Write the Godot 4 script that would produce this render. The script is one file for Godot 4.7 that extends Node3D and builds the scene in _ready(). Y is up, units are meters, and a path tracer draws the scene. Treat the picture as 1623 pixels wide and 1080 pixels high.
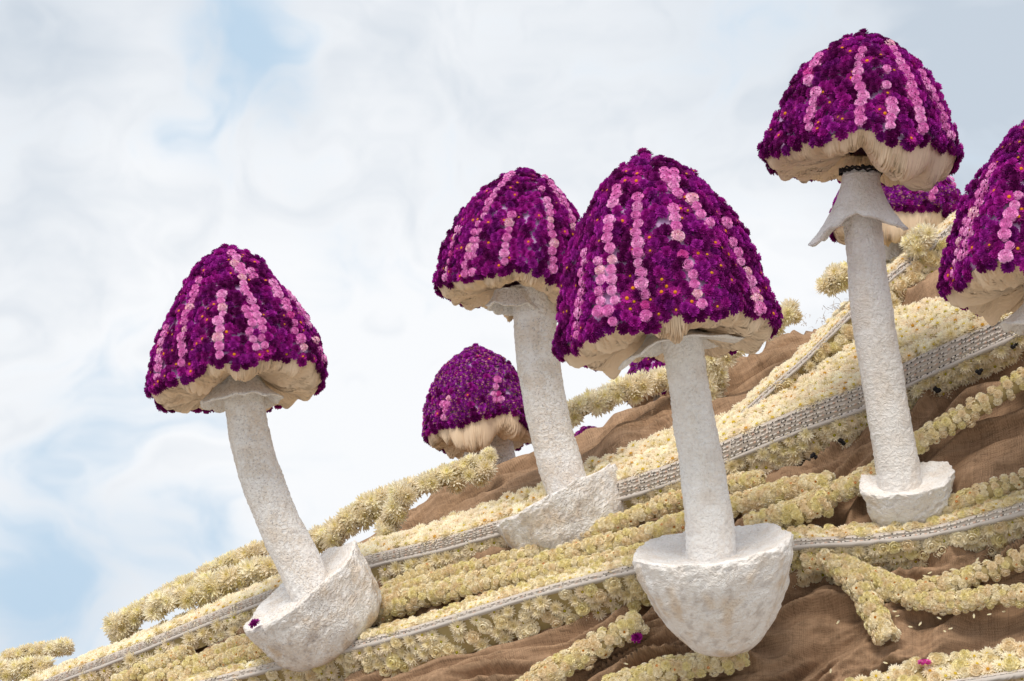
extends Node3D
# A flower float under a bright cloudy sky: plaster mushrooms with caps of purple and pink
# chrysanthemums stand on a burlap mound that is dressed with cream flower garlands and ledges.

const MOUND := [
	[Vector3(-4.039, 0.000, -10.752), Vector3(-2.375, 0.000, -10.274), Vector3(-0.959, 0.000, -9.932), Vector3(0.262, 0.000, -9.496), Vector3(1.245, 0.000, -9.100), Vector3(1.873, 0.000, -8.709), Vector3(2.869, 0.000, -8.103), Vector3(3.998, 0.000, -7.954), Vector3(5.515, 0.000, -8.325)],
	[Vector3(-4.039, 1.077, -9.352), Vector3(-2.375, 1.751, -8.874), Vector3(-0.959, 2.297, -8.532), Vector3(0.262, 2.805, -8.096), Vector3(1.245, 3.154, -7.700), Vector3(1.873, 3.481, -7.309), Vector3(2.869, 3.848, -6.703), Vector3(3.998, 3.619, -6.554), Vector3(5.515, 2.955, -6.925)],
	[Vector3(-4.039, 1.197, -8.552), Vector3(-2.375, 1.871, -8.074), Vector3(-0.959, 2.417, -7.732), Vector3(0.262, 2.925, -7.296), Vector3(1.245, 3.274, -6.900), Vector3(1.873, 3.601, -6.509), Vector3(2.869, 3.968, -5.903), Vector3(3.998, 3.739, -5.754), Vector3(5.515, 3.075, -6.125)],
	[Vector3(-3.842, 1.262, -8.123), Vector3(-2.224, 1.762, -7.586), Vector3(-0.878, 2.238, -7.107), Vector3(0.237, 2.493, -6.683), Vector3(1.114, 2.774, -6.252), Vector3(1.680, 2.986, -5.941), Vector3(2.596, 3.255, -5.462), Vector3(3.670, 3.074, -5.404), Vector3(5.252, 2.411, -5.981)],
	[Vector3(-3.547, 1.101, -7.545), Vector3(-2.044, 1.577, -7.014), Vector3(-0.797, 1.864, -6.530), Vector3(0.214, 2.131, -6.103), Vector3(1.017, 2.251, -5.815), Vector3(1.556, 2.294, -5.650), Vector3(2.436, 2.475, -5.296), Vector3(3.474, 2.364, -5.272), Vector3(4.990, 1.824, -5.819)],
	[Vector3(-3.350, 0.843, -7.197), Vector3(-1.924, 1.285, -6.674), Vector3(-0.748, 1.491, -6.211), Vector3(0.200, 1.717, -5.794), Vector3(0.956, 1.776, -5.573), Vector3(1.460, 1.833, -5.404), Vector3(2.300, 1.959, -5.115), Vector3(3.277, 1.898, -5.079), Vector3(4.815, 1.522, -5.688)],
	[Vector3(-3.241, 0.280, -7.110), Vector3(-1.858, 0.744, -6.582), Vector3(-0.720, 0.979, -6.112), Vector3(0.192, 1.228, -5.689), Vector3(0.917, 1.302, -5.464), Vector3(1.399, 1.370, -5.293), Vector3(2.200, 1.512, -5.000), Vector3(3.133, 1.458, -4.962), Vector3(4.622, 1.054, -5.578)],
	[Vector3(-3.241, 0.000, -6.760), Vector3(-1.858, 0.000, -6.232), Vector3(-0.720, 0.000, -5.762), Vector3(0.192, 0.000, -5.339), Vector3(0.917, 0.000, -5.114), Vector3(1.399, 0.000, -4.943), Vector3(2.200, 0.000, -4.650), Vector3(3.133, 0.000, -4.612), Vector3(4.622, 0.000, -5.228)],
]
const GARLANDS := [
	["shaggy cream garland stub at the far left edge, upper of two", "shaggy", 0.048, [Vector3(-2.725, 1.902, -8.170), Vector3(-2.533, 1.977, -8.151), Vector3(-2.405, 2.002, -8.145), Vector3(-2.261, 2.026, -8.139)]],
	["shaggy cream garland entering at the far left edge, lower of two", "shaggy", 0.062, [Vector3(-2.657, 1.858, -7.974), Vector3(-2.501, 1.895, -7.965), Vector3(-2.376, 1.907, -7.962), Vector3(-2.320, 1.907, -7.962)]],
	["short shaggy cream garland pointing down beside the left end of the upper ledge", "shaggy", 0.077, [Vector3(-1.927, 2.121, -7.857), Vector3(-1.914, 2.091, -7.865), Vector3(-1.896, 2.055, -7.874)]],
	["long shaggy cream garland on the crest left of the leftmost mushroom stem", "shaggy", 0.059, [Vector3(-1.855, 2.157, -7.848), Vector3(-1.741, 2.218, -7.833), Vector3(-1.617, 2.287, -7.816), Vector3(-1.431, 2.377, -7.794), Vector3(-1.276, 2.452, -7.775), Vector3(-1.059, 2.542, -7.752)]],
	["thick shaggy cream garland with a blunt end beside the leftmost mushroom stem", "shaggy", 0.072, [Vector3(-1.684, 2.177, -7.586), Vector3(-1.534, 2.236, -7.571), Vector3(-1.384, 2.294, -7.557), Vector3(-1.234, 2.337, -7.546), Vector3(-1.138, 2.349, -7.543)]],
	["shaggy cream garland tuft just right of the leftmost mushroom stem", "shaggy", 0.066, [Vector3(-0.986, 2.474, -7.563), Vector3(-0.926, 2.498, -7.557), Vector3(-0.850, 2.518, -7.552)]],
	["long shaggy cream garland on the crest between the two left mushrooms", "shaggy", 0.069, [Vector3(-0.859, 2.506, -7.504), Vector3(-0.754, 2.582, -7.485), Vector3(-0.634, 2.663, -7.464), Vector3(-0.485, 2.716, -7.451), Vector3(-0.335, 2.768, -7.438), Vector3(-0.139, 2.809, -7.428)]],
	["shaggy cream garland tip in front of the small half hidden mushroom", "shaggy", 0.045, [Vector3(-0.335, 2.792, -7.453), Vector3(-0.215, 2.836, -7.442), Vector3(-0.101, 2.882, -7.431)]],
	["short shaggy cream branch hanging down from the crest garland", "shaggy", 0.062, [Vector3(-0.510, 2.679, -7.306), Vector3(-0.539, 2.614, -7.322), Vector3(-0.578, 2.528, -7.344)]],
	["arching shaggy cream garland lifted off the burlap between the two middle stems", "shaggy", 0.067, [Vector3(0.273, 3.026, -7.168), Vector3(0.404, 3.091, -7.152), Vector3(0.550, 3.148, -7.138), Vector3(0.696, 3.185, -7.128), Vector3(0.828, 3.196, -7.126)]],
	["short upright shaggy cream garland right behind the tallest front stem", "shaggy", 0.066, [Vector3(0.902, 3.094, -6.996), Vector3(0.908, 3.163, -6.979), Vector3(0.894, 3.260, -6.955)]],
	["shaggy cream garland poking up right of the front mushroom cap", "shaggy", 0.056, [Vector3(0.948, 3.226, -6.809), Vector3(1.032, 3.280, -6.795), Vector3(1.130, 3.353, -6.777), Vector3(1.233, 3.408, -6.764)]],
	["cream flower tuft on the crest left of the tall right stem", "shaggy", 0.061, [Vector3(1.398, 3.505, -6.636), Vector3(1.420, 3.537, -6.628), Vector3(1.472, 3.545, -6.626)]],
	["single bunch of large cream flowers below the far right small mushroom", "shaggy", 0.054, [Vector3(1.729, 3.631, -6.450), Vector3(1.767, 3.673, -6.440)]],
	["short cream pompon stub beside the bowl of the leftmost mushroom", "pompon", 0.040, [Vector3(-0.546, 2.155, -6.707), Vector3(-0.458, 2.215, -6.732), Vector3(-0.344, 2.269, -6.733)]],
	["cream pompon garland ending in a blunt tip right of the front stem, upper strand", "pompon", 0.041, [Vector3(-0.559, 2.132, -6.681), Vector3(-0.453, 2.172, -6.661), Vector3(-0.320, 2.217, -6.632), Vector3(-0.182, 2.255, -6.596), Vector3(0.081, 2.311, -6.489), Vector3(0.289, 2.377, -6.433), Vector3(0.481, 2.441, -6.372), Vector3(0.680, 2.512, -6.298), Vector3(0.822, 2.543, -6.212), Vector3(0.969, 2.556, -6.104)]],
	["long cream pompon garland with orange centres below the upper strand", "pompon", 0.048, [Vector3(-0.864, 1.925, -6.636), Vector3(-0.695, 2.016, -6.617), Vector3(-0.500, 2.108, -6.605), Vector3(-0.223, 2.178, -6.493), Vector3(0.022, 2.229, -6.388), Vector3(0.285, 2.301, -6.303), Vector3(0.540, 2.351, -6.177), Vector3(0.667, 2.390, -6.134), Vector3(0.896, 2.458, -6.054), Vector3(1.056, 2.495, -5.980), Vector3(1.197, 2.507, -5.900)]],
	["slim cream pompon garland lying just above the middle ledge", "pompon", 0.035, [Vector3(-0.314, 2.147, -6.518), Vector3(-0.183, 2.164, -6.443), Vector3(0.066, 2.207, -6.311), Vector3(0.285, 2.239, -6.192), Vector3(0.483, 2.274, -6.104), Vector3(0.601, 2.298, -6.057)]],
	["cream pompon garland passing behind the right tall stem", "pompon", 0.042, [Vector3(0.901, 2.363, -5.945), Vector3(1.048, 2.403, -5.905), Vector3(1.160, 2.452, -5.881), Vector3(1.281, 2.503, -5.859), Vector3(1.376, 2.550, -5.840), Vector3(1.507, 2.647, -5.819), Vector3(1.686, 2.746, -5.760), Vector3(1.924, 2.887, -5.662)]],
	["thick cream pompon lump where two strands meet left of the right bowl", "pompon", 0.052, [Vector3(0.993, 2.386, -5.917), Vector3(1.070, 2.397, -5.880), Vector3(1.162, 2.430, -5.861)]],
	["drooping cream pompon garland hanging down right of the front bowl", "pompon", 0.042, [Vector3(1.071, 2.207, -5.741), Vector3(1.150, 2.206, -5.713), Vector3(1.200, 2.142, -5.661), Vector3(1.236, 2.087, -5.614), Vector3(1.262, 1.999, -5.552), Vector3(1.285, 1.926, -5.499)]],
	["wavy cream pompon garland below the middle ledge at right, upper strand", "pompon", 0.038, [Vector3(1.187, 2.191, -5.697), Vector3(1.235, 2.158, -5.661), Vector3(1.302, 2.123, -5.621), Vector3(1.387, 2.085, -5.567), Vector3(1.500, 2.097, -5.530), Vector3(1.614, 2.133, -5.499), Vector3(1.796, 2.196, -5.437)]],
	["cream pompon garland at the right edge, lower of two merging strands", "pompon", 0.037, [Vector3(1.307, 2.094, -5.601), Vector3(1.416, 2.047, -5.534), Vector3(1.522, 2.036, -5.480), Vector3(1.630, 2.050, -5.434), Vector3(1.761, 2.052, -5.363)]],
	["stubby cream pompon garland left of the front bowl foot", "pompon", 0.048, [Vector3(0.042, 1.750, -5.868), Vector3(0.157, 1.821, -5.842), Vector3(0.295, 1.897, -5.832), Vector3(0.460, 1.986, -5.817)]],
	["cream pompon garland under the foot of the front bowl", "pompon", 0.044, [Vector3(0.354, 1.755, -5.722), Vector3(0.510, 1.806, -5.695), Vector3(0.662, 1.833, -5.659), Vector3(0.810, 1.860, -5.627)]],
	["cream pompon garland above the middle ledge at the right edge", "pompon", 0.041, [Vector3(1.516, 2.353, -5.673), Vector3(1.593, 2.390, -5.656), Vector3(1.692, 2.430, -5.619), Vector3(1.854, 2.480, -5.545)]],
	["cream pompon garland lowest of the strands at lower left", "pompon", 0.042, [Vector3(-1.744, 1.816, -7.176), Vector3(-1.558, 1.897, -7.138), Vector3(-1.437, 1.940, -7.109)]],
	["cream pompon garland running up to the leftmost bowl", "pompon", 0.044, [Vector3(-1.564, 1.811, -6.996), Vector3(-1.321, 1.902, -6.933), Vector3(-1.200, 1.952, -6.915), Vector3(-1.073, 1.992, -6.874)]],
	["short pale cream pompon garland under the leftmost bowl", "pompon", 0.040, [Vector3(-1.448, 1.808, -6.901), Vector3(-1.257, 1.886, -6.872), Vector3(-1.129, 1.921, -6.823), Vector3(-1.029, 1.944, -6.774)]],
]
# each station of a ledge: inner end of the top, upper and lower edge of the bead strip, inner end of the underside
const UPPER_LEDGE := [
	[Vector3(-2.715, 1.677, -7.916), Vector3(-2.572, 1.653, -7.504), Vector3(-2.570, 1.622, -7.506), Vector3(-2.562, 1.543, -7.502)],
	[Vector3(-2.505, 1.776, -7.909), Vector3(-2.378, 1.747, -7.515), Vector3(-2.376, 1.716, -7.516), Vector3(-2.373, 1.636, -7.527)],
	[Vector3(-2.229, 1.901, -7.886), Vector3(-2.113, 1.862, -7.480), Vector3(-2.111, 1.828, -7.482), Vector3(-2.111, 1.749, -7.502)],
	[Vector3(-1.867, 2.022, -7.735), Vector3(-1.769, 1.974, -7.337), Vector3(-1.768, 1.938, -7.340), Vector3(-1.769, 1.854, -7.365)],
	[Vector3(-1.419, 2.194, -7.604), Vector3(-1.336, 2.129, -7.170), Vector3(-1.335, 2.090, -7.173), Vector3(-1.335, 1.996, -7.195)],
	[Vector3(-1.083, 2.317, -7.500), Vector3(-1.016, 2.234, -7.042), Vector3(-1.015, 2.193, -7.046), Vector3(-1.016, 2.096, -7.076)],
	[Vector3(-0.686, 2.449, -7.359), Vector3(-0.643, 2.348, -6.908), Vector3(-0.642, 2.302, -6.913), Vector3(-0.643, 2.206, -6.949)],
	[Vector3(-0.325, 2.523, -7.146), Vector3(-0.306, 2.407, -6.745), Vector3(-0.306, 2.359, -6.751), Vector3(-0.307, 2.261, -6.793)],
	[Vector3(-0.055, 2.613, -7.059), Vector3(-0.052, 2.477, -6.676), Vector3(-0.052, 2.422, -6.683), Vector3(-0.052, 2.331, -6.726)],
	[Vector3(0.477, 2.799, -6.866), Vector3(0.447, 2.613, -6.468), Vector3(0.447, 2.541, -6.479), Vector3(0.449, 2.465, -6.536)],
	[Vector3(0.724, 2.883, -6.757), Vector3(0.676, 2.674, -6.344), Vector3(0.675, 2.598, -6.356), Vector3(0.680, 2.519, -6.415)],
	[Vector3(0.902, 2.915, -6.640), Vector3(0.847, 2.736, -6.257), Vector3(0.846, 2.656, -6.271), Vector3(0.851, 2.569, -6.334)],
	[Vector3(1.194, 3.031, -6.504), Vector3(1.118, 2.838, -6.116), Vector3(1.117, 2.753, -6.131), Vector3(1.125, 2.649, -6.202)],
	[Vector3(1.455, 3.188, -6.412), Vector3(1.348, 2.905, -5.983), Vector3(1.347, 2.818, -5.998), Vector3(1.359, 2.710, -6.085)],
	[Vector3(1.612, 3.303, -6.356), Vector3(1.491, 2.974, -5.929), Vector3(1.489, 2.885, -5.945), Vector3(1.505, 2.790, -6.036)],
	[Vector3(1.820, 3.333, -6.159), Vector3(1.714, 3.069, -5.841), Vector3(1.712, 2.983, -5.856), Vector3(1.735, 2.907, -5.956)],
	[Vector3(1.968, 3.319, -5.977), Vector3(1.882, 3.129, -5.744), Vector3(1.880, 3.047, -5.759), Vector3(1.907, 2.984, -5.864)],
	[Vector3(2.144, 3.376, -5.845), Vector3(2.063, 3.206, -5.650), Vector3(2.061, 3.125, -5.664), Vector3(2.093, 3.065, -5.772)],
]
const MIDDLE_LEDGE := [
	[Vector3(-1.404, 1.806, -6.883), Vector3(-1.369, 1.791, -6.717), Vector3(-1.368, 1.768, -6.716), Vector3(-1.383, 1.692, -6.808)],
	[Vector3(-1.261, 1.841, -6.828), Vector3(-1.229, 1.825, -6.657), Vector3(-1.227, 1.802, -6.657), Vector3(-1.240, 1.717, -6.748)],
	[Vector3(-0.901, 1.925, -6.680), Vector3(-0.877, 1.899, -6.503), Vector3(-0.876, 1.877, -6.502), Vector3(-0.885, 1.775, -6.593)],
	[Vector3(-0.611, 1.993, -6.559), Vector3(-0.592, 1.962, -6.363), Vector3(-0.592, 1.939, -6.362), Vector3(-0.597, 1.815, -6.451)],
	[Vector3(-0.355, 2.054, -6.438), Vector3(-0.343, 2.014, -6.227), Vector3(-0.342, 1.993, -6.226), Vector3(-0.345, 1.852, -6.311)],
	[Vector3(0.083, 2.174, -6.268), Vector3(0.080, 2.128, -6.044), Vector3(0.080, 2.106, -6.043), Vector3(0.081, 1.974, -6.127)],
	[Vector3(0.466, 2.255, -6.106), Vector3(0.451, 2.211, -5.916), Vector3(0.451, 2.187, -5.916), Vector3(0.455, 2.060, -6.009)],
	[Vector3(0.739, 2.298, -5.996), Vector3(0.718, 2.256, -5.836), Vector3(0.718, 2.233, -5.836), Vector3(0.726, 2.115, -5.938)],
	[Vector3(1.043, 2.326, -5.867), Vector3(1.018, 2.282, -5.730), Vector3(1.017, 2.257, -5.730), Vector3(1.031, 2.142, -5.843)],
	[Vector3(1.282, 2.332, -5.784), Vector3(1.253, 2.289, -5.662), Vector3(1.252, 2.265, -5.662), Vector3(1.271, 2.150, -5.779)],
	[Vector3(1.506, 2.354, -5.713), Vector3(1.472, 2.309, -5.593), Vector3(1.471, 2.282, -5.593), Vector3(1.493, 2.160, -5.711)],
	[Vector3(1.676, 2.393, -5.649), Vector3(1.638, 2.345, -5.530), Vector3(1.636, 2.314, -5.531), Vector3(1.661, 2.186, -5.650)],
	[Vector3(1.823, 2.432, -5.580), Vector3(1.784, 2.382, -5.468), Vector3(1.782, 2.349, -5.470), Vector3(1.810, 2.223, -5.592)],
	[Vector3(1.973, 2.475, -5.505), Vector3(1.933, 2.425, -5.399), Vector3(1.931, 2.392, -5.401), Vector3(1.963, 2.268, -5.526)],
]
const CREST_LEDGE := [
	[Vector3(0.855, 2.824, -6.571), Vector3(0.843, 2.786, -6.481), Vector3(0.842, 2.767, -6.479), Vector3(0.857, 2.772, -6.595)],
	[Vector3(0.938, 2.915, -6.608), Vector3(0.921, 2.866, -6.497), Vector3(0.921, 2.844, -6.496), Vector3(0.935, 2.838, -6.606)],
	[Vector3(1.095, 3.070, -6.662), Vector3(1.063, 2.996, -6.474), Vector3(1.062, 2.974, -6.473), Vector3(1.073, 2.911, -6.560)],
	[Vector3(1.288, 3.245, -6.747), Vector3(1.229, 3.136, -6.446), Vector3(1.227, 3.114, -6.446), Vector3(1.233, 2.986, -6.506)],
	[Vector3(1.522, 3.486, -6.907), Vector3(1.426, 3.333, -6.480), Vector3(1.425, 3.308, -6.480), Vector3(1.414, 3.125, -6.475)],
	[Vector3(1.710, 3.659, -6.873), Vector3(1.605, 3.497, -6.461), Vector3(1.604, 3.469, -6.462), Vector3(1.589, 3.281, -6.445)],
	[Vector3(1.839, 3.768, -6.880), Vector3(1.727, 3.597, -6.473), Vector3(1.726, 3.567, -6.474), Vector3(1.718, 3.422, -6.478)],
	[Vector3(1.963, 3.864, -6.837), Vector3(1.853, 3.695, -6.464), Vector3(1.852, 3.662, -6.466), Vector3(1.847, 3.535, -6.478)],
	[Vector3(2.076, 3.951, -6.755), Vector3(1.989, 3.810, -6.484), Vector3(1.987, 3.777, -6.486), Vector3(1.985, 3.653, -6.509)],
]
const LOW_LEDGE := [
	[Vector3(1.149, 1.768, -5.509), Vector3(1.134, 1.712, -5.449), Vector3(1.133, 1.700, -5.446), Vector3(1.158, 1.660, -5.580)],
	[Vector3(1.304, 1.813, -5.468), Vector3(1.284, 1.744, -5.399), Vector3(1.282, 1.732, -5.396), Vector3(1.311, 1.693, -5.530)],
	[Vector3(1.465, 1.848, -5.422), Vector3(1.440, 1.767, -5.346), Vector3(1.438, 1.755, -5.343), Vector3(1.471, 1.717, -5.475)],
	[Vector3(1.582, 1.869, -5.378), Vector3(1.554, 1.784, -5.303), Vector3(1.552, 1.772, -5.300), Vector3(1.588, 1.734, -5.432)],
	[Vector3(1.734, 1.897, -5.319), Vector3(1.702, 1.808, -5.241), Vector3(1.700, 1.796, -5.237), Vector3(1.740, 1.760, -5.371)],
	[Vector3(1.844, 1.915, -5.270), Vector3(1.811, 1.826, -5.195), Vector3(1.809, 1.814, -5.192), Vector3(1.851, 1.779, -5.324)],
]
# azimuth in degrees (0 faces the street, positive to the right), first and last share of the way from tip to rim, flowers side by side at the start and at the end
const STRIPES := {
	"first": [[-62, .62, 1, 1, 1], [-40, .32, .93, 1, 1], [-9, .45, 1, 1, 1], [8, .14, .3, 1, 1], [14, .26, 1, 1, 2], [24, .3, .36, 1, 1], [44, .4, .97, 1, 1], [64, .45, 1, 1, 1]],
	"second": [[-30, .12, 1, 1, 2], [-10, .55, .97, 1, 1], [23, .27, 1, 1, 1], [48, .13, .6, 1, 1], [-64, .6, 1, 1, 1]],
	"third": [[-52, .55, 1, 1, 1], [-29, .25, .99, 1, 2], [-11, .33, .97, 1, 1], [16, .43, 1, 1, 1], [24, .19, .36, 2, 1], [31, .38, .55, 1, 1], [60, .5, 1, 1, 1]],
	"fourth": [[-1, .28, 1, 1, 1], [18, .45, 1, 1, 1], [36, .2, 1, 1, 1], [-33, .62, 1, 1, 1], [-46, .3, .56, 1, 1], [64, .42, 1, 1, 1]],
	"fifth": [[-48, .4, .98, 1, 1], [-62, .62, 1, 1, 1], [-22, .62, 1, 1, 1], [10, .3, .95, 1, 1]],
	"sixth": [[22, .62, .95, 1, 2], [-36, .72, 1, 2, 1]],
	"seventh": [[24, .55, .95, 1, 2], [66, .3, .6, 1, 1]],
	"plain": [],
}

var rng := RandomNumberGenerator.new()
var noise := FastNoiseLite.new()
var mats := {}
var blooms := {}
var eye := Vector3(0, 1.6, 0)
var eye_basis := Basis(Vector3.RIGHT, deg_to_rad(14.0))


func _ready() -> void:
	var camera := Camera3D.new()
	camera.name = "camera"
	camera.position = eye
	camera.basis = eye_basis
	camera.fov = 2.0 * rad_to_deg(atan(540.0 / 2500.0))
	camera.near = 0.05
	camera.far = 600.0
	add_child(camera)
	camera.current = true

	rng.seed = 41
	noise.seed = 7
	noise.frequency = 1.0
	noise.fractal_octaves = 1
	var env := Environment.new()
	env.background_mode = Environment.BG_SKY
	env.tonemap_mode = Environment.TONE_MAPPER_LINEAR
	env.tonemap_exposure = 1.28
	env.sdfgi_enabled = true
	env.ssao_enabled = true
	env.ssil_enabled = true
	var panorama := PanoramaSkyMaterial.new()
	panorama.panorama = cloud_panorama()
	env.sky = Sky.new()
	env.sky.sky_material = panorama
	var world := WorldEnvironment.new()
	world.name = "world"
	world.environment = env
	add_child(world)
	var sun := DirectionalLight3D.new()
	sun.name = "sun"
	sun.light_color = Color(1.0, 0.96, 0.9)
	sun.light_energy = 0.65
	sun.light_angular_distance = 22.0
	sun.shadow_enabled = true
	add_child(sun)
	sun.look_at_from_position(Vector3(-1.2, 4.7, 3.3), Vector3.ZERO)

	make_materials()
	make_blooms()
	build_ground()
	build_burlap()
	build_ledges()
	build_mushrooms()
	build_garlands()
	build_litter()


# ---------------------------------------------------------------- sky

func cloud_panorama() -> ImageTexture:
	var w := 4096
	var h := 2048
	var im := Image.create(w, h, false, Image.FORMAT_RGBF)
	var n := FastNoiseLite.new()
	n.seed = 23
	n.frequency = 1.0
	n.fractal_octaves = 6
	n.fractal_gain = 0.58
	var soft := FastNoiseLite.new()
	soft.seed = 5
	soft.frequency = 1.0
	soft.fractal_octaves = 3
	var gaps := [[Vector3(-0.169, 0.402, -0.900), 0.038, 0.90], [Vector3(-0.138, 0.381, -0.914), 0.024, 0.60], [Vector3(-0.178, 0.433, -0.884), 0.036, 0.80], [Vector3(-0.294, 0.065, -0.954), 0.044, 1.00], [Vector3(-0.257, 0.090, -0.962), 0.048, 0.80], [Vector3(-0.199, 0.126, -0.972), 0.040, 0.55], [Vector3(-0.287, 0.157, -0.945), 0.044, 0.55], [Vector3(-0.187, 0.092, -0.978), 0.036, 0.50], [Vector3(-0.100, 0.291, -0.952), 0.024, 0.40], [Vector3(-0.221, 0.365, -0.904), 0.020, 0.35], [Vector3(-0.127, 0.323, -0.938), 0.024, 0.30], [Vector3(-0.302, 0.256, -0.918), 0.032, 0.35], [Vector3(-0.182, 0.339, -0.923), 0.024, 0.25], [Vector3(-0.245, 0.197, -0.949), 0.036, 0.35]]
	var thick := [[Vector3(0.323, 0.398, -0.859), 0.132, 0.60], [Vector3(0.200, 0.391, -0.898), 0.140, 0.20], [Vector3(-0.296, 0.412, -0.862), 0.052, 0.45], [Vector3(0.074, 0.419, -0.905), 0.100, 0.12], [Vector3(-0.287, 0.320, -0.903), 0.044, 0.25], [Vector3(0.282, 0.327, -0.902), 0.060, 0.20], [Vector3(-0.025, 0.172, -0.985), 0.160, -0.25], [Vector3(0.095, 0.218, -0.971), 0.100, -0.25], [Vector3(0.184, 0.283, -0.941), 0.064, -0.25], [Vector3(-0.084, 0.233, -0.969), 0.080, -0.10]]
	var blue := Color(0.36, 0.50, 0.64)
	var white := Color(0.745, 0.757, 0.775)
	var grey := Color(0.45, 0.51, 0.58)
	var below := Color(0.45, 0.45, 0.45)
	im.fill(below)
	for y in int(h * 0.512):
		var up := PI * (0.5 - (y + 0.5) / h)
		for x in w:
			var a := TAU * (x + 0.5) / w
			var d := Vector3(sin(a) * cos(up), sin(up), -cos(a) * cos(up))
			var p := d * Vector3(7.0, 11.0, 7.0)
			var q := n.get_noise_3dv(p + Vector3(soft.get_noise_3dv(d * 6.0), 0, 3) * 1.4)
			var s := soft.get_noise_3dv(d * 3.1 + Vector3(9, 2, 4))
			var hole := 0.0
			for g in (gaps if d.z < -0.7 else []):
				hole += g[2] * exp(-(d - g[0]).length_squared() / (g[1] * g[1]))
			var open := smoothstep(0.06, 1.1, hole * 0.66 + q * 0.85 + s * 0.15 + 0.05)
			var dim := 0.0
			for g in (thick if d.z < -0.7 else []):
				dim += g[2] * exp(-(d - g[0]).length_squared() / (g[1] * g[1]))
			var body := clampf(dim + 0.17 + s * 0.22 - q * 0.6, 0.0, 1.0)
			var c := white.lerp(grey, body).lerp(blue, open * 0.85)
			im.set_pixel(x, y, c)
	return ImageTexture.create_from_image(im)


# ---------------------------------------------------------------- helpers

func lin(r: float, g: float, b: float) -> Color:
	return Color(r, g, b).linear_to_srgb()


func thing(called: String, at: Vector3, label: String, category: String, group := "") -> Node3D:
	var o := Node3D.new()
	o.name = called
	add_child(o, true)
	o.position = at
	tag(o, label, category, group)
	return o


func tag(o: Node3D, label: String, category: String, group := "") -> void:
	o.set_meta("label", label)
	o.set_meta("category", category)
	if group != "":
		o.set_meta("group", group)


func part(called: String, mesh: Mesh, parent: Node, xf := Transform3D()) -> MeshInstance3D:
	var o := MeshInstance3D.new()
	o.name = called
	o.mesh = mesh
	o.transform = xf
	parent.add_child(o, true)
	return o


# a smooth sheet from rows of points; ring closes each row on itself
func sheet(rows: Array, material: Material, ring := false, uv_size := Vector2.ZERO, tints := []) -> ArrayMesh:
	var st := SurfaceTool.new()
	st.begin(Mesh.PRIMITIVE_TRIANGLES)
	st.set_smooth_group(0)
	var n: int = rows[0].size()
	for r in rows.size():
		for c in n:
			if uv_size != Vector2.ZERO:
				st.set_uv(Vector2(uv_size.x * c / (n - 1.0), uv_size.y * r / (rows.size() - 1.0)))
			if tints.size():
				st.set_color(tints[r][c])
			st.add_vertex(rows[r][c])
	for r in rows.size() - 1:
		for c in (n if ring else n - 1):
			var a := r * n + c
			var b := r * n + (c + 1) % n
			for i in [a, b, a + n, b, b + n, a + n]:
				st.add_index(i)
	st.generate_normals()
	st.set_material(material)
	return st.commit()


func frame(y: Vector3, towards: Vector3) -> Basis:
	y = y.normalized()
	var x := y.cross(towards).normalized()
	return Basis(x, y, x.cross(y).normalized())


func spun(y: Vector3) -> Basis:
	var t := Vector3(0.31, 0.2, 0.9) if absf(y.z) < 0.9 else Vector3(1, 0.1, 0.2)
	return frame(y, t) * Basis(Vector3.UP, rng.randf() * TAU)


func along(points: Array, t: float) -> Vector3:
	var k := clampf(t, 0.0, 1.0) * (points.size() - 1)
	var i := mini(int(k), points.size() - 2)
	var a: Vector3 = points[maxi(i - 1, 0)]
	var b: Vector3 = points[i]
	var c: Vector3 = points[i + 1]
	var d: Vector3 = points[mini(i + 2, points.size() - 1)]
	return b.cubic_interpolate(c, a, d, k - i)


func value_along(v: Array, t: float) -> float:
	var k := clampf(t, 0.0, 1.0) * (v.size() - 1)
	var i := mini(int(k), v.size() - 2)
	return cubic_interpolate(v[i], v[i + 1], v[maxi(i - 1, 0)], v[mini(i + 2, v.size() - 1)], k - i)


func length_of(points: Array) -> float:
	var l := 0.0
	var last := along(points, 0.0)
	for i in 40:
		var p := along(points, (i + 1) / 40.0)
		l += p.distance_to(last)
		last = p
	return l


# ---------------------------------------------------------------- materials

func noise_bytes(size: int, frequency: float, octaves: int, seed_value: int, kind := FastNoiseLite.FRACTAL_FBM) -> PackedByteArray:
	var n := FastNoiseLite.new()
	n.seed = seed_value
	n.frequency = frequency
	n.fractal_type = kind
	n.fractal_octaves = octaves
	var im := n.get_seamless_image(size, size)
	im.convert(Image.FORMAT_L8)
	return im.get_data()


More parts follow.
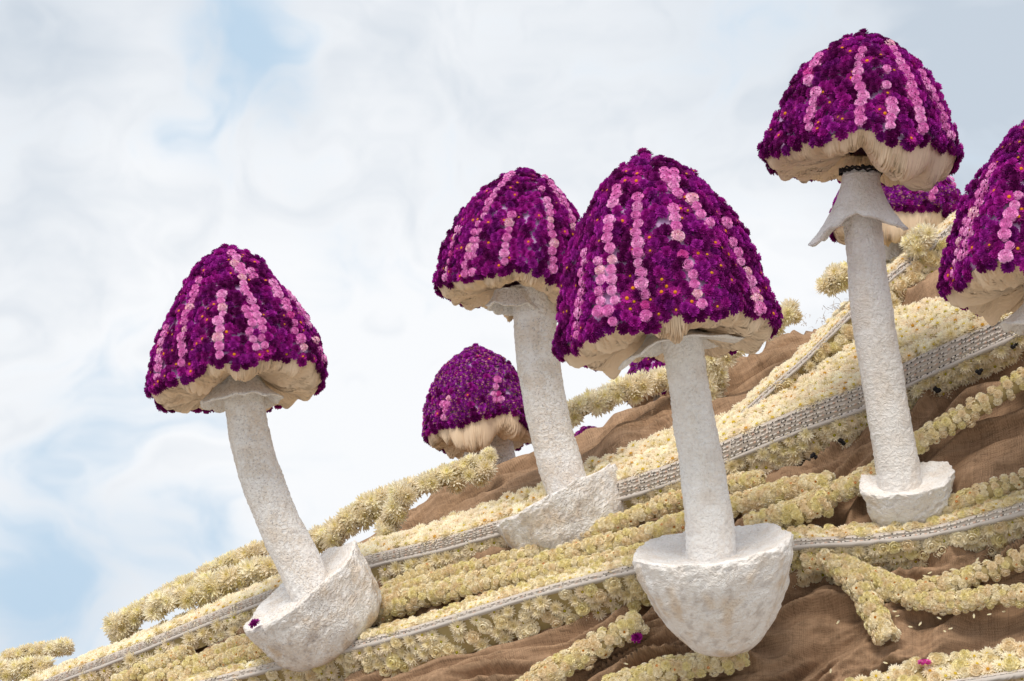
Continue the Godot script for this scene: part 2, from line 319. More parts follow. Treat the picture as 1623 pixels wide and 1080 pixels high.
func plaster(called: String, fleck: float, tan_share: float, relief: float, seed_value: int) -> StandardMaterial3D:
	var size := 512
	var stain := noise_bytes(size, 0.007, 4, seed_value)
	var fibre := noise_bytes(size, 0.03, 4, seed_value + 1, FastNoiseLite.FRACTAL_RIDGED)
	var grain := noise_bytes(size, 0.16, 2, seed_value + 2)
	var spots := noise_bytes(size, 0.055, 3, seed_value + 3)
	var color := Image.create(size, size, false, Image.FORMAT_RGB8)
	var height := Image.create(size, size, false, Image.FORMAT_L8)
	for y in size:
		for x in size:
			var i := y * size + x
			var f := fibre[i] / 255.0
			var g := grain[i] / 255.0
			var c := Color(0.895, 0.885, 0.885)
			c = c.lerp(Color(0.68, 0.56, 0.44), tan_share * smoothstep(0.42, 0.78, stain[i] / 255.0 * 0.55 + f * 0.5))
			c = c.lerp(Color(0.86, 0.84, 0.82), smoothstep(0.5, 0.9, g) * 0.6)
			c = c.lerp(Color(0.33, 0.31, 0.33), fleck * smoothstep(0.64, 0.74, spots[i] / 255.0) * smoothstep(0.35, 0.6, g))
			color.set_pixel(x, y, lin(c.r, c.g, c.b))
			height.set_pixel(x, y, Color.from_hsv(0, 0, clampf(f * 0.65 + g * 0.35, 0, 1)))
	var m := StandardMaterial3D.new()
	m.resource_name = called
	m.albedo_texture = ImageTexture.create_from_image(color)
	m.roughness = 0.95
	m.metallic_specular = 0.25
	m.heightmap_enabled = true
	m.heightmap_texture = ImageTexture.create_from_image(height)
	m.heightmap_scale = relief
	m.vertex_color_use_as_albedo = true
	m.uv1_triplanar = true
	m.uv1_scale = Vector3.ONE * 2.4
	return m


func burlap_material() -> StandardMaterial3D:
	var size := 1024
	var blotch := noise_bytes(size, 0.008, 4, 61)
	var slub := noise_bytes(size, 0.05, 2, 62)
	var warp := PackedFloat32Array()
	var weft := PackedFloat32Array()
	for i in size / 4:
		warp.append(rng.randf())
		weft.append(rng.randf())
	var color := Image.create(size, size, false, Image.FORMAT_RGB8)
	var height := Image.create(size, size, false, Image.FORMAT_L8)
	for y in size:
		for x in size:
			var i := y * size + x
			var over := ((x / 4) + (y / 4)) % 2 == 0
			var t := warp[x / 4] if over else weft[y / 4]
			t = t * 0.6 + slub[i] / 255.0 * 0.4
			var k := 0.58 + 0.68 * t + (blotch[i] / 255.0 - 0.5) * 0.35
			color.set_pixel(x, y, lin(0.355 * k, 0.233 * k, 0.15 * k))
			var edge := 1.0 if (x % 4 in [1, 2]) and (y % 4 in [1, 2]) else 0.55
			height.set_pixel(x, y, Color.from_hsv(0, 0, edge * (0.6 + 0.4 * t)))
	var m := StandardMaterial3D.new()
	m.resource_name = "burlap"
	m.albedo_texture = ImageTexture.create_from_image(color)
	m.roughness = 1.0
	m.metallic_specular = 0.1
	m.heightmap_enabled = true
	m.heightmap_texture = ImageTexture.create_from_image(height)
	m.heightmap_scale = 0.12
	m.backlight_enabled = true
	m.backlight = Color(0.12, 0.10, 0.07)
	return m


func plain(called: String, c: Color, rough := 0.9, specular := 0.3) -> StandardMaterial3D:
	var m := StandardMaterial3D.new()
	m.resource_name = called
	m.albedo_color = c
	m.roughness = rough
	m.metallic_specular = specular
	return m


func petals(called: String, through: Color) -> StandardMaterial3D:
	var m := plain(called, Color.WHITE, 0.65, 0.25)
	m.vertex_color_use_as_albedo = true
	m.backlight_enabled = true
	m.backlight = through
	return m


func make_materials() -> void:
	mats.rough_plaster = plaster("rough_plaster", 0.9, 0.6, 0.9, 11)
	mats.smooth_plaster = plaster("smooth_plaster", 0.4, 0.36, 0.8, 31)
	mats.burlap = burlap_material()
	mats.cloth = plain("cloth", lin(0.86, 0.68, 0.50), 0.85, 0.2)
	mats.cloth.backlight_enabled = true
	mats.cloth.backlight = Color(0.35, 0.3, 0.22)
	mats.lilac = plain("lilac_cloth", lin(0.52, 0.33, 0.57), 0.8, 0.2)
	mats.board = plain("board", lin(0.56, 0.50, 0.45), 0.8)
	mats.bead = plain("bead", Color.WHITE, 0.45, 0.4)
	mats.bead.vertex_color_use_as_albedo = true
	mats.core = plain("garland_core", lin(0.40, 0.32, 0.16), 1.0, 0.1)
	mats.dark = plain("dark_tape", lin(0.02, 0.018, 0.02), 0.9)
	mats.purple = petals("purple_petals", Color(0.6, 0.4, 0.58))
	mats.cream = petals("cream_petals", Color(0.85, 0.83, 0.78))
	var asphalt := plain("concrete", lin(0.3, 0.29, 0.27), 0.95)
	var n := NoiseTexture2D.new()
	n.noise = FastNoiseLite.new()
	n.noise.frequency = 0.05
	n.seamless = true
	var ramp := Gradient.new()
	ramp.colors = PackedColorArray([lin(0.36, 0.34, 0.31), lin(0.43, 0.41, 0.37)])
	n.color_ramp = ramp
	asphalt.albedo_color = Color.WHITE
	asphalt.albedo_texture = n
	asphalt.uv1_triplanar = true
	mats.concrete = asphalt


# ---------------------------------------------------------------- flowers (radius 1, facing up)

func petal(st: SurfaceTool, az: float, tilt: float, base: float, z: float, long: float, wide: float, curl: float, c0: Color, c1: Color, pointed := false) -> void:
	var d := Vector3(cos(az), 0, sin(az))
	var s := Vector3(-sin(az), 0, cos(az))
	var e := deg_to_rad(tilt)
	var e2 := e + deg_to_rad(curl)
	var p0 := d * base + Vector3.UP * z
	var p1 := p0 + (d * cos(e) + Vector3.UP * sin(e)) * long * 0.6
	var p2 := p1 + (d * cos(e2) + Vector3.UP * sin(e2)) * long * 0.4
	var up := (Vector3.UP * cos(e) - d * sin(e)) * wide * 0.22
	var mid := c0.lerp(c1, 0.65)
	var w0 := s * wide * 0.28
	var w1 := s * wide * 0.5
	var w2 := s * wide * (0.06 if pointed else 0.3)
	var v := [p0 - w0, p0 + w0, p1 - w1 + up, p1 + w1 + up, p1 - up * 0.3, p2 - w2, p2 + w2]
	var k := [c0, c0, mid, mid, mid, c1, c1]
	for i in [0, 2, 4, 0, 4, 1, 1, 4, 3, 2, 5, 4, 4, 5, 6, 4, 6, 3]:
		st.set_color(k[i])
		st.add_vertex(v[i])


func disc(st: SurfaceTool, r: float, z: float, dome: float, c: Color, rim: Color) -> void:
	for k in 8:
		var a := TAU * k / 8
		var b := TAU * (k + 1) / 8
		st.set_color(c)
		st.add_vertex(Vector3(0, z + dome, 0))
		st.set_color(rim)
		st.add_vertex(Vector3(cos(a) * r, z, sin(a) * r))
		st.set_color(rim)
		st.add_vertex(Vector3(cos(b) * r, z, sin(b) * r))


# layers: [tilt, count, base radius, height, length, width, curl]
func bloom(layers: Array, inner: Color, outer: Color, heart: Color, opening: float, pointed: bool, mess: float, material: Material, stray := Color(0, 0, 0, 0)) -> ArrayMesh:
	var st := SurfaceTool.new()
	st.begin(Mesh.PRIMITIVE_TRIANGLES)
	st.set_smooth_group(-1)
	for l in layers.size():
		var q: Array = layers[l]
		var t := l / maxf(layers.size() - 1.0, 1.0)
		for i in q[1]:
			var az: float = TAU * (i + 0.5 * (l % 2) + rng.randf_range(-0.3, 0.3)) / q[1]
			var shade := rng.randf_range(0.82, 1.15)
			var tip := outer.lerp(heart, 0.0 if opening > 0.0 else smoothstep(0.55, 1.0, t) * 0.55) * shade
			if stray.a > 0 and rng.randf() < stray.a:
				tip = Color(stray.r, stray.g, stray.b) * shade
			var foot := inner.lerp(outer, 0.25)
			petal(st, az, q[0] + rng.randf_range(-9, 9) * mess, q[2], q[3], q[4] * rng.randf_range(0.88, 1.1), q[5], q[6] + rng.randf_range(-14, 14) * mess, foot, tip, pointed)
	if opening > 0.0:
		disc(st, opening, 0.36 if layers.size() < 5 else 0.9, 0.12, heart, heart * 0.7)
	disc(st, 0.66, 0.10, 0.16 if opening > 0.0 else 0.4, inner, inner)
	st.generate_normals()
	st.set_material(material)
	return st.commit()


func make_blooms() -> void:
	var pom := [[-18, 13, 0.32, 0.12, 0.70, 0.36, 25], [8, 13, 0.30, 0.22, 0.66, 0.34, 30], [32, 11, 0.24, 0.30, 0.56, 0.32, 35], [55, 8, 0.17, 0.36, 0.45, 0.28, 35], [76, 5, 0.07, 0.40, 0.34, 0.24, 30]]
	var open := [[-14, 14, 0.32, 0.12, 0.72, 0.34, 12], [6, 13, 0.30, 0.22, 0.66, 0.33, 16], [24, 11, 0.27, 0.28, 0.5, 0.3, 18]]
	var button := [[-50, 10, 0.50, 0.22, 0.52, 0.52, 35], [-8, 11, 0.50, 0.42, 0.48, 0.48, 60], [26, 10, 0.42, 0.62, 0.42, 0.44, 65], [52, 8, 0.28, 0.76, 0.34, 0.38, 65], [78, 5, 0.11, 0.78, 0.26, 0.30, 45]]
	var spider := [[-22, 15, 0.2, 0.10, 0.95, 0.24, 22], [2, 16, 0.2, 0.20, 0.92, 0.23, 26], [24, 15, 0.18, 0.28, 0.82, 0.22, 28], [46, 12, 0.14, 0.32, 0.66, 0.20, 28], [70, 8, 0.06, 0.34, 0.42, 0.17, 20]]
	var daisy := [[-8, 18, 0.26, 0.10, 0.78, 0.22, -8], [10, 17, 0.26, 0.18, 0.70, 0.21, 0], [26, 13, 0.22, 0.24, 0.52, 0.20, 6], [50, 8, 0.12, 0.26, 0.3, 0.17, 0]]
	var orange := Color(0.85, 0.30, 0.02)
	var p := mats.purple as Material
	var c := mats.cream as Material
	blooms.deep = [bloom(pom, Color(0.117, 0.0047, 0.082), Color(0.181, 0.0094, 0.135), Color(0.070, 0.0035, 0.058), 0, false, 1.0, p), bloom(pom, Color(0.129, 0.0047, 0.105), Color(0.211, 0.0105, 0.164), Color(0.082, 0.0035, 0.070), 0, false, 1.2, p)]
	blooms.dark = [bloom(pom, Color(0.175, 0.0070, 0.140), Color(0.292, 0.0152, 0.234), Color(0.105, 0.0047, 0.082), 0, false, 1.0, p), bloom(pom, Color(0.199, 0.0070, 0.146), Color(0.339, 0.0164, 0.257), Color(0.140, 0.0059, 0.105), 0, false, 1.2, p), bloom(pom, Color(0.164, 0.0082, 0.158), Color(0.269, 0.0164, 0.257), Color(0.094, 0.0047, 0.094), 0, true, 1.6, p)]
	blooms.magenta = [bloom(pom, Color(0.304, 0.0105, 0.222), Color(0.515, 0.0281, 0.409), Color(0.257, 0.0082, 0.199), 0, false, 1.0, p), bloom(pom, Color(0.281, 0.0117, 0.257), Color(0.445, 0.0281, 0.398), Color(0.211, 0.0082, 0.187), 0, false, 1.3, p)]
	blooms.eyed = [bloom(open, Color(0.304, 0.0082, 0.175), Color(0.316, 0.0152, 0.234), orange, 0.26, false, 1.0, p), bloom(open, Color(0.445, 0.0129, 0.234), Color(0.468, 0.0257, 0.339), orange, 0.26, false, 1.0, p), bloom(open, Color(0.211, 0.0082, 0.129), Color(0.234, 0.0140, 0.175), Color(0.750, 0.3400, 0.020), 0.22, true, 1.2, p)]
	blooms.withered = [bloom(pom, Color(0.211, 0.0117, 0.211), Color(0.363, 0.0281, 0.409), Color(0.199, 0.0152, 0.199), 0, true, 2.2, p, Color(0.720, 0.3800, 0.220, 0.2)), bloom(pom, Color(0.257, 0.0152, 0.269), Color(0.445, 0.0328, 0.491), Color(0.281, 0.0281, 0.281), 0, true, 2.4, p, Color(0.720, 0.4200, 0.280, 0.1))]
	blooms.pink = [bloom(button, Color(0.84, 0.28, 0.64), Color(0.94, 0.44, 0.79), Color(0.66, 0.12, 0.44), 0, false, 0.8, p), bloom(button, Color(0.86, 0.36, 0.68), Color(0.95, 0.54, 0.84), Color(0.70, 0.18, 0.50), 0, false, 0.9, p), bloom(button, Color(0.78, 0.22, 0.58), Color(0.90, 0.37, 0.74), Color(0.58, 0.09, 0.36), 0, false, 1.2, p)]
	blooms.pale = [bloom(button, Color(0.88, 0.48, 0.66), Color(0.95, 0.66, 0.80), Color(0.84, 0.5, 0.5), 0, false, 1.6, p, Color(0.90, 0.74, 0.62, 0.2))]
	blooms.rose = [bloom(button, Color(0.68, 0.07, 0.40), Color(0.80, 0.15, 0.54), Color(0.55, 0.05, 0.28), 0, false, 0.8, p)]
	blooms.pompon = [bloom(button, Color(0.930, 0.827, 0.550), Color(0.970, 0.907, 0.710), Color(0.800, 0.700, 0.240), 0, false, 0.8, c), bloom(button, Color(0.950, 0.877, 0.670), Color(0.980, 0.935, 0.810), Color(0.830, 0.735, 0.395), 0, false, 0.9, c), bloom(button, Color(0.900, 0.817, 0.470), Color(0.950, 0.897, 0.630), Color(0.720, 0.660, 0.140), 0, false, 0.8, c), bloom(button, Color(0.910, 0.777, 0.550), Color(0.960, 0.877, 0.710), Color(0.680, 0.500, 0.140), 0, false, 1.3, c)]
	blooms.amber = [bloom(button, Color(0.920, 0.807, 0.530), Color(0.970, 0.897, 0.690), Color(0.840, 0.280, 0.020), 0.26, false, 0.9, c), bloom(open, Color(0.920, 0.807, 0.550), Color(0.970, 0.897, 0.710), Color(0.550, 0.220, 0.020), 0.22, false, 0.9, c)]
	blooms.shaggy = [bloom(spider, Color(0.930, 0.857, 0.570), Color(0.980, 0.935, 0.810), Color(0.820, 0.780, 0.100), 0, true, 1.1, c), bloom(spider, Color(0.950, 0.887, 0.690), Color(0.980, 0.935, 0.825), Color(0.840, 0.800, 0.220), 0, true, 1.3, c), bloom(spider, Color(0.920, 0.837, 0.610), Color(0.970, 0.907, 0.790), Color(0.760, 0.700, 0.120), 0, true, 1.4, c)]
	blooms.daisy = [bloom(daisy, Color(0.910, 0.827, 0.570), Color(0.960, 0.897, 0.750), Color(0.500, 0.460, 0.060), 0.17, true, 0.7, c), bloom(daisy, Color(0.890, 0.787, 0.570), Color(0.950, 0.867, 0.730), Color(0.600, 0.500, 0.080), 0.18, true, 0.8, c), bloom(spider, Color(0.910, 0.827, 0.590), Color(0.960, 0.897, 0.770), Color(0.760, 0.680, 0.120), 0, true, 0.9, c)]
	blooms.sunny = [bloom(daisy, Color(0.940, 0.847, 0.550), Color(0.980, 0.927, 0.790), Color(0.840, 0.620, 0.060), 0.2, true, 0.7, c), bloom(daisy, Color(0.950, 0.877, 0.630), Color(0.980, 0.935, 0.825), Color(0.860, 0.700, 0.120), 0.18, true, 0.8, c), bloom(daisy, Color(0.930, 0.807, 0.550), Color(0.970, 0.887, 0.750), Color(0.760, 0.420, 0.050), 0.2, true, 0.8, c)]


# flowers: [kind, Transform3D in the frame of the parent]. The ones that show largest become parts, the rest one mass.
func plant(flowers: Array, parent: Node3D, names: Dictionary, most: int) -> void:
	var world: Transform3D = parent.transform
	if parent.get_parent() != self:
		world = parent.get_parent().transform * world
	var ranked := []
	for f in flowers:
		var t: Transform3D = world * f[1]
		var v := eye - t.origin
		var c := eye_basis.inverse() * -v
		var facing := t.basis.y.normalized().dot(v.normalized())
		var seen := c.z < 0 and absf(c.x / c.z) < 0.335 and absf(c.y / c.z) < 0.225
		var rank: float = t.basis.y.length() / v.length() * (1.0 if facing > -0.25 else 0.2) * (1.0 if seen else 0.02)
		ranked.append([rank, f])
	ranked.sort_custom(func(a, b): return a[0] > b[0])
	var st := {}
	var count := {}
	for i in ranked.size():
		var f: Array = ranked[i][1]
		var shapes: Array = blooms[f[0]]
		var mesh: Mesh = shapes[rng.randi() % shapes.size()]
		if i < most and ranked[i][0] > 0.0012:
			var called: String = names.get(f[0], names["other"])
			count[called] = count.get(called, -1) + 1
			part(called if count[called] == 0 else "%s_%03d" % [called, count[called]], mesh, parent, f[1])
		else:
			var m := mesh.surface_get_material(0)
			if not st.has(m):
				st[m] = SurfaceTool.new()
				st[m].begin(Mesh.PRIMITIVE_TRIANGLES)
			st[m].append_from(mesh, 0, f[1])
	if st.size():
		var all := ArrayMesh.new()
		for m in st:
			st[m].set_material(m)
			st[m].commit(all)
		part("flower_mass", all, parent).set_meta("kind", "stuff")


# ---------------------------------------------------------------- ground and mound

func build_ground() -> void:
	var pl := PlaneMesh.new()
	pl.size = Vector2(900, 900)
	pl.material = mats.concrete
	var g := part("ground", pl, self)
	g.set_meta("kind", "structure")
	g.set_meta("label", "pale concrete street under the float")


func mound(u: float, v: float) -> Vector3:
	u = clampf(u, 0.0, 7.9999)
	v = clampf(v, 0.0, 6.9999)
	var iu := int(u)
	var iv := int(v)
	var p := []
	for k in range(-1, 3):
		var r: Array = MOUND[clampi(iv + k, 0, 7)]
		p.append((r[iu] as Vector3).cubic_interpolate(r[iu + 1], r[maxi(iu - 1, 0)], r[mini(iu + 2, 8)], u - iu))
	return (p[1] as Vector3).cubic_interpolate(p[2], p[0], p[3], v - iv)


func build_burlap() -> void:
	var nu := 660
	var nv := 420
	var rows := []
	for j in nv + 1:
		var v := 0.6 + 6.38 * j / nv
		var row := PackedVector3Array()
		for i in nu + 1:
			var u := 8.0 * i / nu
			row.append(mound(u, v))
		rows.append(row)
	var bent := []
	for j in nv + 1:
		var row := PackedVector3Array()
		var v := 0.6 + 6.38 * j / nv
		for i in nu + 1:
			var u := 8.0 * i / nu
			var a: Vector3 = rows[j][mini(i + 1, nu)] - rows[j][maxi(i - 1, 0)]
			var b: Vector3 = rows[mini(j + 1, nv)][i] - rows[maxi(j - 1, 0)][i]
			var n := b.cross(a).normalized()
			var across := v * 1.0 + u * 0.45
			var down := u - v * 0.35
			var wob := noise.get_noise_2d(u * 1.3, v * 1.5) * 0.5
			var r1 := 1.0 - absf(noise.get_noise_2d(across * 2.3 + wob, down * 0.55 + 3.0)) * 2.2
			var r2 := 1.0 - absf(noise.get_noise_2d(across * 5.5 + wob * 2.0, down * 1.4 + 31.0)) * 2.0
			var r3 := noise.get_noise_2d(across * 12.0 + wob * 3.0, down * 4.0 + 11.0)
			var r5 := 1.0 - absf(noise.get_noise_2d(across * 17.0 + wob * 5.0 + 70.0, down * 5.0)) * 2.0
			var r4 := noise.get_noise_2d(u * 1.1 + 50.0, v * 1.1)
			var lift := 0.055 * r1 + 0.040 * r2 * (0.7 + r4) + 0.012 * r3 + 0.012 * r5 * (0.6 + r4) + 0.02 * r4 - 0.085
			row.append(rows[j][i] + n * lift)
		bent.append(row)
	var o := part("burlap_cover", sheet(bent, mats.burlap, false, Vector2(7.2, 4.6)), self)
	var st := SurfaceTool.new()
	st.begin(Mesh.PRIMITIVE_TRIANGLES)
	st.set_smooth_group(-1)
	for root in [Vector3(1.410, 3.459, -7.086), Vector3(1.472, 3.485, -7.032), Vector3(1.522, 3.515, -7.000), Vector3(0.576, 2.986, -7.091), Vector3(0.667, 3.024, -7.073)]:
		for k in 14:
			var p: Vector3 = root + Vector3(rng.randf_range(-.05, .05), rng.randf_range(-.03, .02), rng.randf_range(-.03, .03))
			var d := Vector3(rng.randf_range(-0.9, 0.3), rng.randf_range(0.1, 1.0), rng.randf_range(-.4, .5)).normalized() * rng.randf_range(0.006, 0.018)
			for i in 3:
				var q := p + d
				var w := Vector3(0.0007, 0.0005, 0.0004)
				for v in [p - w, p + w, q + w, p - w, q + w, q - w]:
					st.add_vertex(v)
				p = q
				d = d * 0.8 + Vector3(rng.randf_range(-1, 1), rng.randf_range(-1, 0.4), rng.randf_range(-1, 1)) * 0.012
	st.generate_normals()
	st.set_material(plain("jute", lin(0.36, 0.25, 0.16), 1.0, 0.1))
	part("frayed_threads", st.commit(), o).set_meta("kind", "stuff")
	tag(o, "wrinkled brown burlap stretched over the mound under the garlands", "burlap")


# ---------------------------------------------------------------- ledges

func ledge_row(stations: Array, k: int) -> Array:
	var r := []
	for s in stations:
		r.append(s[k])
	return r


func strew(a: Array, b: Array, size: float, kinds: Array, out: Array, flip: float, loose := 0.0) -> void:
	var long := length_of(b)
	var n := int(long / (size * 1.42))
	for i in n:
		var t := (i + 0.5) / n
		var pa := along(a, t)
		var pb := along(b, t)
		var m := maxi(1, roundi(pa.distance_to(pb) / (size * 1.3)))
		var ahead := (along(b, t + 0.004) - along(b, t - 0.004)).normalized()
		var normal := ahead.cross(pb - pa).normalized() * flip
		for j in m:
			var q := (j + 0.5 + rng.randf_range(-0.2, 0.2)) / m
			var tt := t + rng.randf_range(-0.35, 0.35) / n + (0.5 / n if j % 2 else 0.0)
			var p := along(a, tt).lerp(along(b, tt), q)
			var tilt := (normal + Vector3(-0.05, 0.05, 0.75) + Vector3(rng.randf_range(-1, 1), rng.randf_range(-1, 1), rng.randf_range(-1, 1)) * (0.3 + loose)).normalized()
			var s := size * rng.randf_range(0.85, 1.2)
			out.append([kinds[rng.randi() % kinds.size()], Transform3D(spun(tilt).scaled(Vector3.ONE * s), p + normal * rng.randf_range(-0.006, 0.008))])


func ledge(stations: Array, label: String, beads: int, top_size: float, low_size: float, most: int, top_kinds: Array, low_kinds: Array) -> void:
	var t := thing("flower_ledge", Vector3.ZERO, label, "ledge", "flower ledges along the mound")
	var top := ledge_row(stations, 0)
	var high := ledge_row(stations, 1)
	var low := ledge_row(stations, 2)
	var foot := ledge_row(stations, 3)
	var n := 90
	var rows := [PackedVector3Array(), PackedVector3Array(), PackedVector3Array(), PackedVector3Array()]
	var lip := [PackedVector3Array(), PackedVector3Array(), PackedVector3Array(), PackedVector3Array()]
	for i in n + 1:
		var q := i / float(n)
		var h := along(high, q)
		var l := along(low, q)
		rows[0].append(along(top, q))
		rows[1].append(h)
		rows[2].append(l)
		rows[3].append(along(foot, q))
		var wob := noise.get_noise_1d(q * 40.0) * 0.004
		lip[0].append(l + Vector3(0, 0.006, 0.006))
		lip[1].append(l + Vector3(0, 0.003, 0.013))
		lip[2].append(l + Vector3(0, -0.008 + wob, 0.014))
		lip[3].append(l + Vector3(0, -0.014 + wob, -0.01))
	var st := SurfaceTool.new()
	var body := ArrayMesh.new()
	st.begin(Mesh.PRIMITIVE_TRIANGLES)
	for k in 3:
		st.append_from(sheet([rows[k], rows[k + 1]], mats.core), 0, Transform3D())
	st.set_material(mats.core)
	st.commit(body)
	part("ledge_body", body, t)
	# the strip that carries the rows of beads, a thin board in front of the body
	var face := []
	for k in 4:
		face.append(PackedVector3Array())
	for i in n + 1:
		var out := Vector3(0, 0, 0.006)
		face[0].append(rows[1][i] + Vector3(0, 0.003, -0.006))
		face[1].append(rows[1][i] + out + Vector3(0, 0.003, 0))
		face[2].append(rows[2][i] + out)
		face[3].append(rows[2][i] + Vector3(0, 0, -0.006))
	part("board", sheet(face, mats.board), t)
	part("white_edging", sheet(lip, mats.lip), t)
	# beads: rows of long pale ones broken by pairs of black dots
	var bm := SphereMesh.new()
	bm.radius = 0.5
	bm.height = 1.0
	bm.radial_segments = 8
	bm.rings = 4
	bm.material = mats.bead
	var mm := MultiMesh.new()
	mm.transform_format = MultiMesh.TRANSFORM_3D
	mm.use_colors = true
	mm.mesh = bm
	var spots := []
	var long := length_of(low)
	var period := 0.052
	var reps := int(long / period)
	for r in beads:
		var y := (r + 0.5) / beads
		for i in reps:
			for part_of in [[0.10, 0.10, 0], [0.27, 0.2, 1], [0.44, 0.10, 0], [0.66, 0.26, 1], [0.88, 0.2, 2]]:
				var q: float = (i + part_of[0] + rng.randf_range(-0.05, 0.05) + 0.25 * noise.get_noise_2d(i * 0.13, 5.0) + 0.12 * noise.get_noise_2d(i * 0.4, r * 9.0)) / reps
				var h := along(high, q)
				var l := along(low, q)
				var ahead := (along(low, q + 0.002) - along(low, q - 0.002)).normalized()
				var p := h.lerp(l, y + rng.randf_range(-0.03, 0.03) + 0.25 / beads * noise.get_noise_2d(q * 60.0, r * 4.0)) + Vector3(0, 0, 0.009)
				var tall := minf(h.distance_to(l) / beads * (0.5 if part_of[2] else 0.36), 0.0085)
				var x: float = period * part_of[1] * 1.3 if part_of[2] else tall
				var up := (h - l).normalized()
				var b := Basis(ahead * x, up * tall, ahead.cross(up) * tall * 0.8)
				var c := Color(0.02, 0.02, 0.025)
				if part_of[2] == 1:
					c = Color(0.68, 0.64, 0.60) * rng.randf_range(0.85, 1.1)
				elif part_of[2] == 2:
					c = (Color(0.64, 0.46, 0.37) if r % 2 else Color(0.66, 0.58, 0.52)) * rng.randf_range(0.85, 1.1)
				spots.append([Transform3D(b, p), c])
	mm.instance_count = spots.size()
	for i in spots.size():
		mm.set_instance_transform(i, spots[i][0])
		mm.set_instance_color(i, spots[i][1])
	var mi := MultiMeshInstance3D.new()
	mi.name = "bead_rows"
	mi.multimesh = mm
	mi.set_meta("kind", "stuff")
	t.add_child(mi, true)
	var flowers := []
	strew(top, high, top_size, top_kinds, flowers, -1.0)
	var under := []
	for i in low.size():
		under.append((low[i] as Vector3).lerp(foot[i], 0.05))
	strew(under, foot, low_size, low_kinds, flowers, -1.0, 0.1)
	plant(flowers, t, {"other": "cream_flower"}, most)


func build_ledges() -> void:
	mats.lip = plain("white_edging", lin(0.52, 0.48, 0.45), 0.9)
	ledge(UPPER_LEDGE, "longest cream flower ledge with the broad strip of bead rows, behind the mushroom bowls", 5, 0.033, 0.034, 300, ["sunny", "sunny", "daisy"], ["daisy", "daisy", "shaggy"])
	ledge(MIDDLE_LEDGE, "cream flower ledge with a thin bead strip that passes behind the front bowl", 2, 0.022, 0.032, 300, ["sunny", "pompon"], ["daisy", "daisy", "pompon"])
	ledge(CREST_LEDGE, "steep cream flower ledge climbing the crest behind the right tall stem", 2, 0.024, 0.031, 260, ["sunny"], ["daisy", "pompon", "pompon"])
	ledge(LOW_LEDGE, "lowest cream flower ledge in the bottom right corner", 2, 0.027, 0.028, 200, ["sunny", "pompon"], ["daisy"])


# ---------------------------------------------------------------- garlands

func build_garlands() -> void:
	for g in GARLANDS:
		garland(g[0], g[1], g[2], g[3])


func garland(label: String, kind: String, radius: float, raw: Array) -> void:
	var at: Vector3 = raw[0]
	var t := thing("flower_garland", at, label, "garland", "cream flower garlands on the mound")
	var pts := []
	for p in raw:
		pts.append(p - at)
	var size := clampf(radius * 0.42, 0.0155, 0.0205) if kind == "pompon" else clampf(radius * 0.75, 0.03, 0.055)
	var inner := radius - size * (0.7 if kind == "pompon" else 0.75)
	var long := length_of(pts)
	var rows := []
	var n := maxi(6, int(long / 0.03))
	for i in n + 1:
		var q := i / float(n)
		var d := (along(pts, q + 0.01) - along(pts, q - 0.01)).normalized()
		var b := frame(d, Vector3(0.1, 0.9, 0.4))
		var ring := PackedVector3Array()
		var r := inner * (0.35 if i == 0 or i == n else 1.0)
		for k in 10:
			var a := TAU * k / 10
			ring.append(along(pts, q) + (b.x * cos(a) + b.z * sin(a)) * r)
		rows.append(ring)
	part("core", sheet(rows, mats.core, true), t)
	var flowers := []
	var step := size * (1.36 if kind == "pompon" else 1.15)
	var m := maxi(2, int(long / step))
	var into := Vector3(0.35, -0.7, -0.55).normalized()
	for i in range(-1, m + 2):
		var q := (i + 0.0) / m
		var d := (along(pts, minf(q, 1.0) + 0.01) - along(pts, maxf(q, 0.0) - 0.01)).normalized()
		var b := frame(d, Vector3(0.1, 0.9, 0.4))
		var end := -1.0 if i < 0 else 1.0 if i > m else 0.0
		var around := maxi(3, roundi(TAU * (inner + size * 0.35) / (size * 1.42)))
		if end != 0.0:
			around = maxi(3, around / 2)
		var swell := 1.0 + noise.get_noise_2d(i * 0.7, at.x * 9.0) * 0.16
		for k in around:
			var a := TAU * (k + 0.5 * (i % 2) + rng.randf_range(-0.16, 0.16)) / around
			var out := b.x * cos(a) + b.z * sin(a)
			var r := inner
			var p := along(pts, q) + d * rng.randf_range(-0.38, 0.38) * step
			if end != 0.0:
				out = (out * 0.6 + d * end).normalized()
			if out.dot(into) > 0.6:
				continue
			p += out * (r * swell - size * 0.05)
			var what := kind
			if kind == "pompon" and rng.randf() < 0.15:
				what = "amber"
			var tilt := (out + Vector3(rng.randf_range(-1, 1), rng.randf_range(-1, 1), rng.randf_range(-1, 1)) * 0.25).normalized()
			flowers.append([what, Transform3D(spun(tilt).scaled(Vector3.ONE * size * rng.randf_range(0.82, 1.24)), p)])
	plant(flowers, t, {"other": "cream_flower", "amber": "cream_flower"}, 300)


# ---------------------------------------------------------------- mushrooms

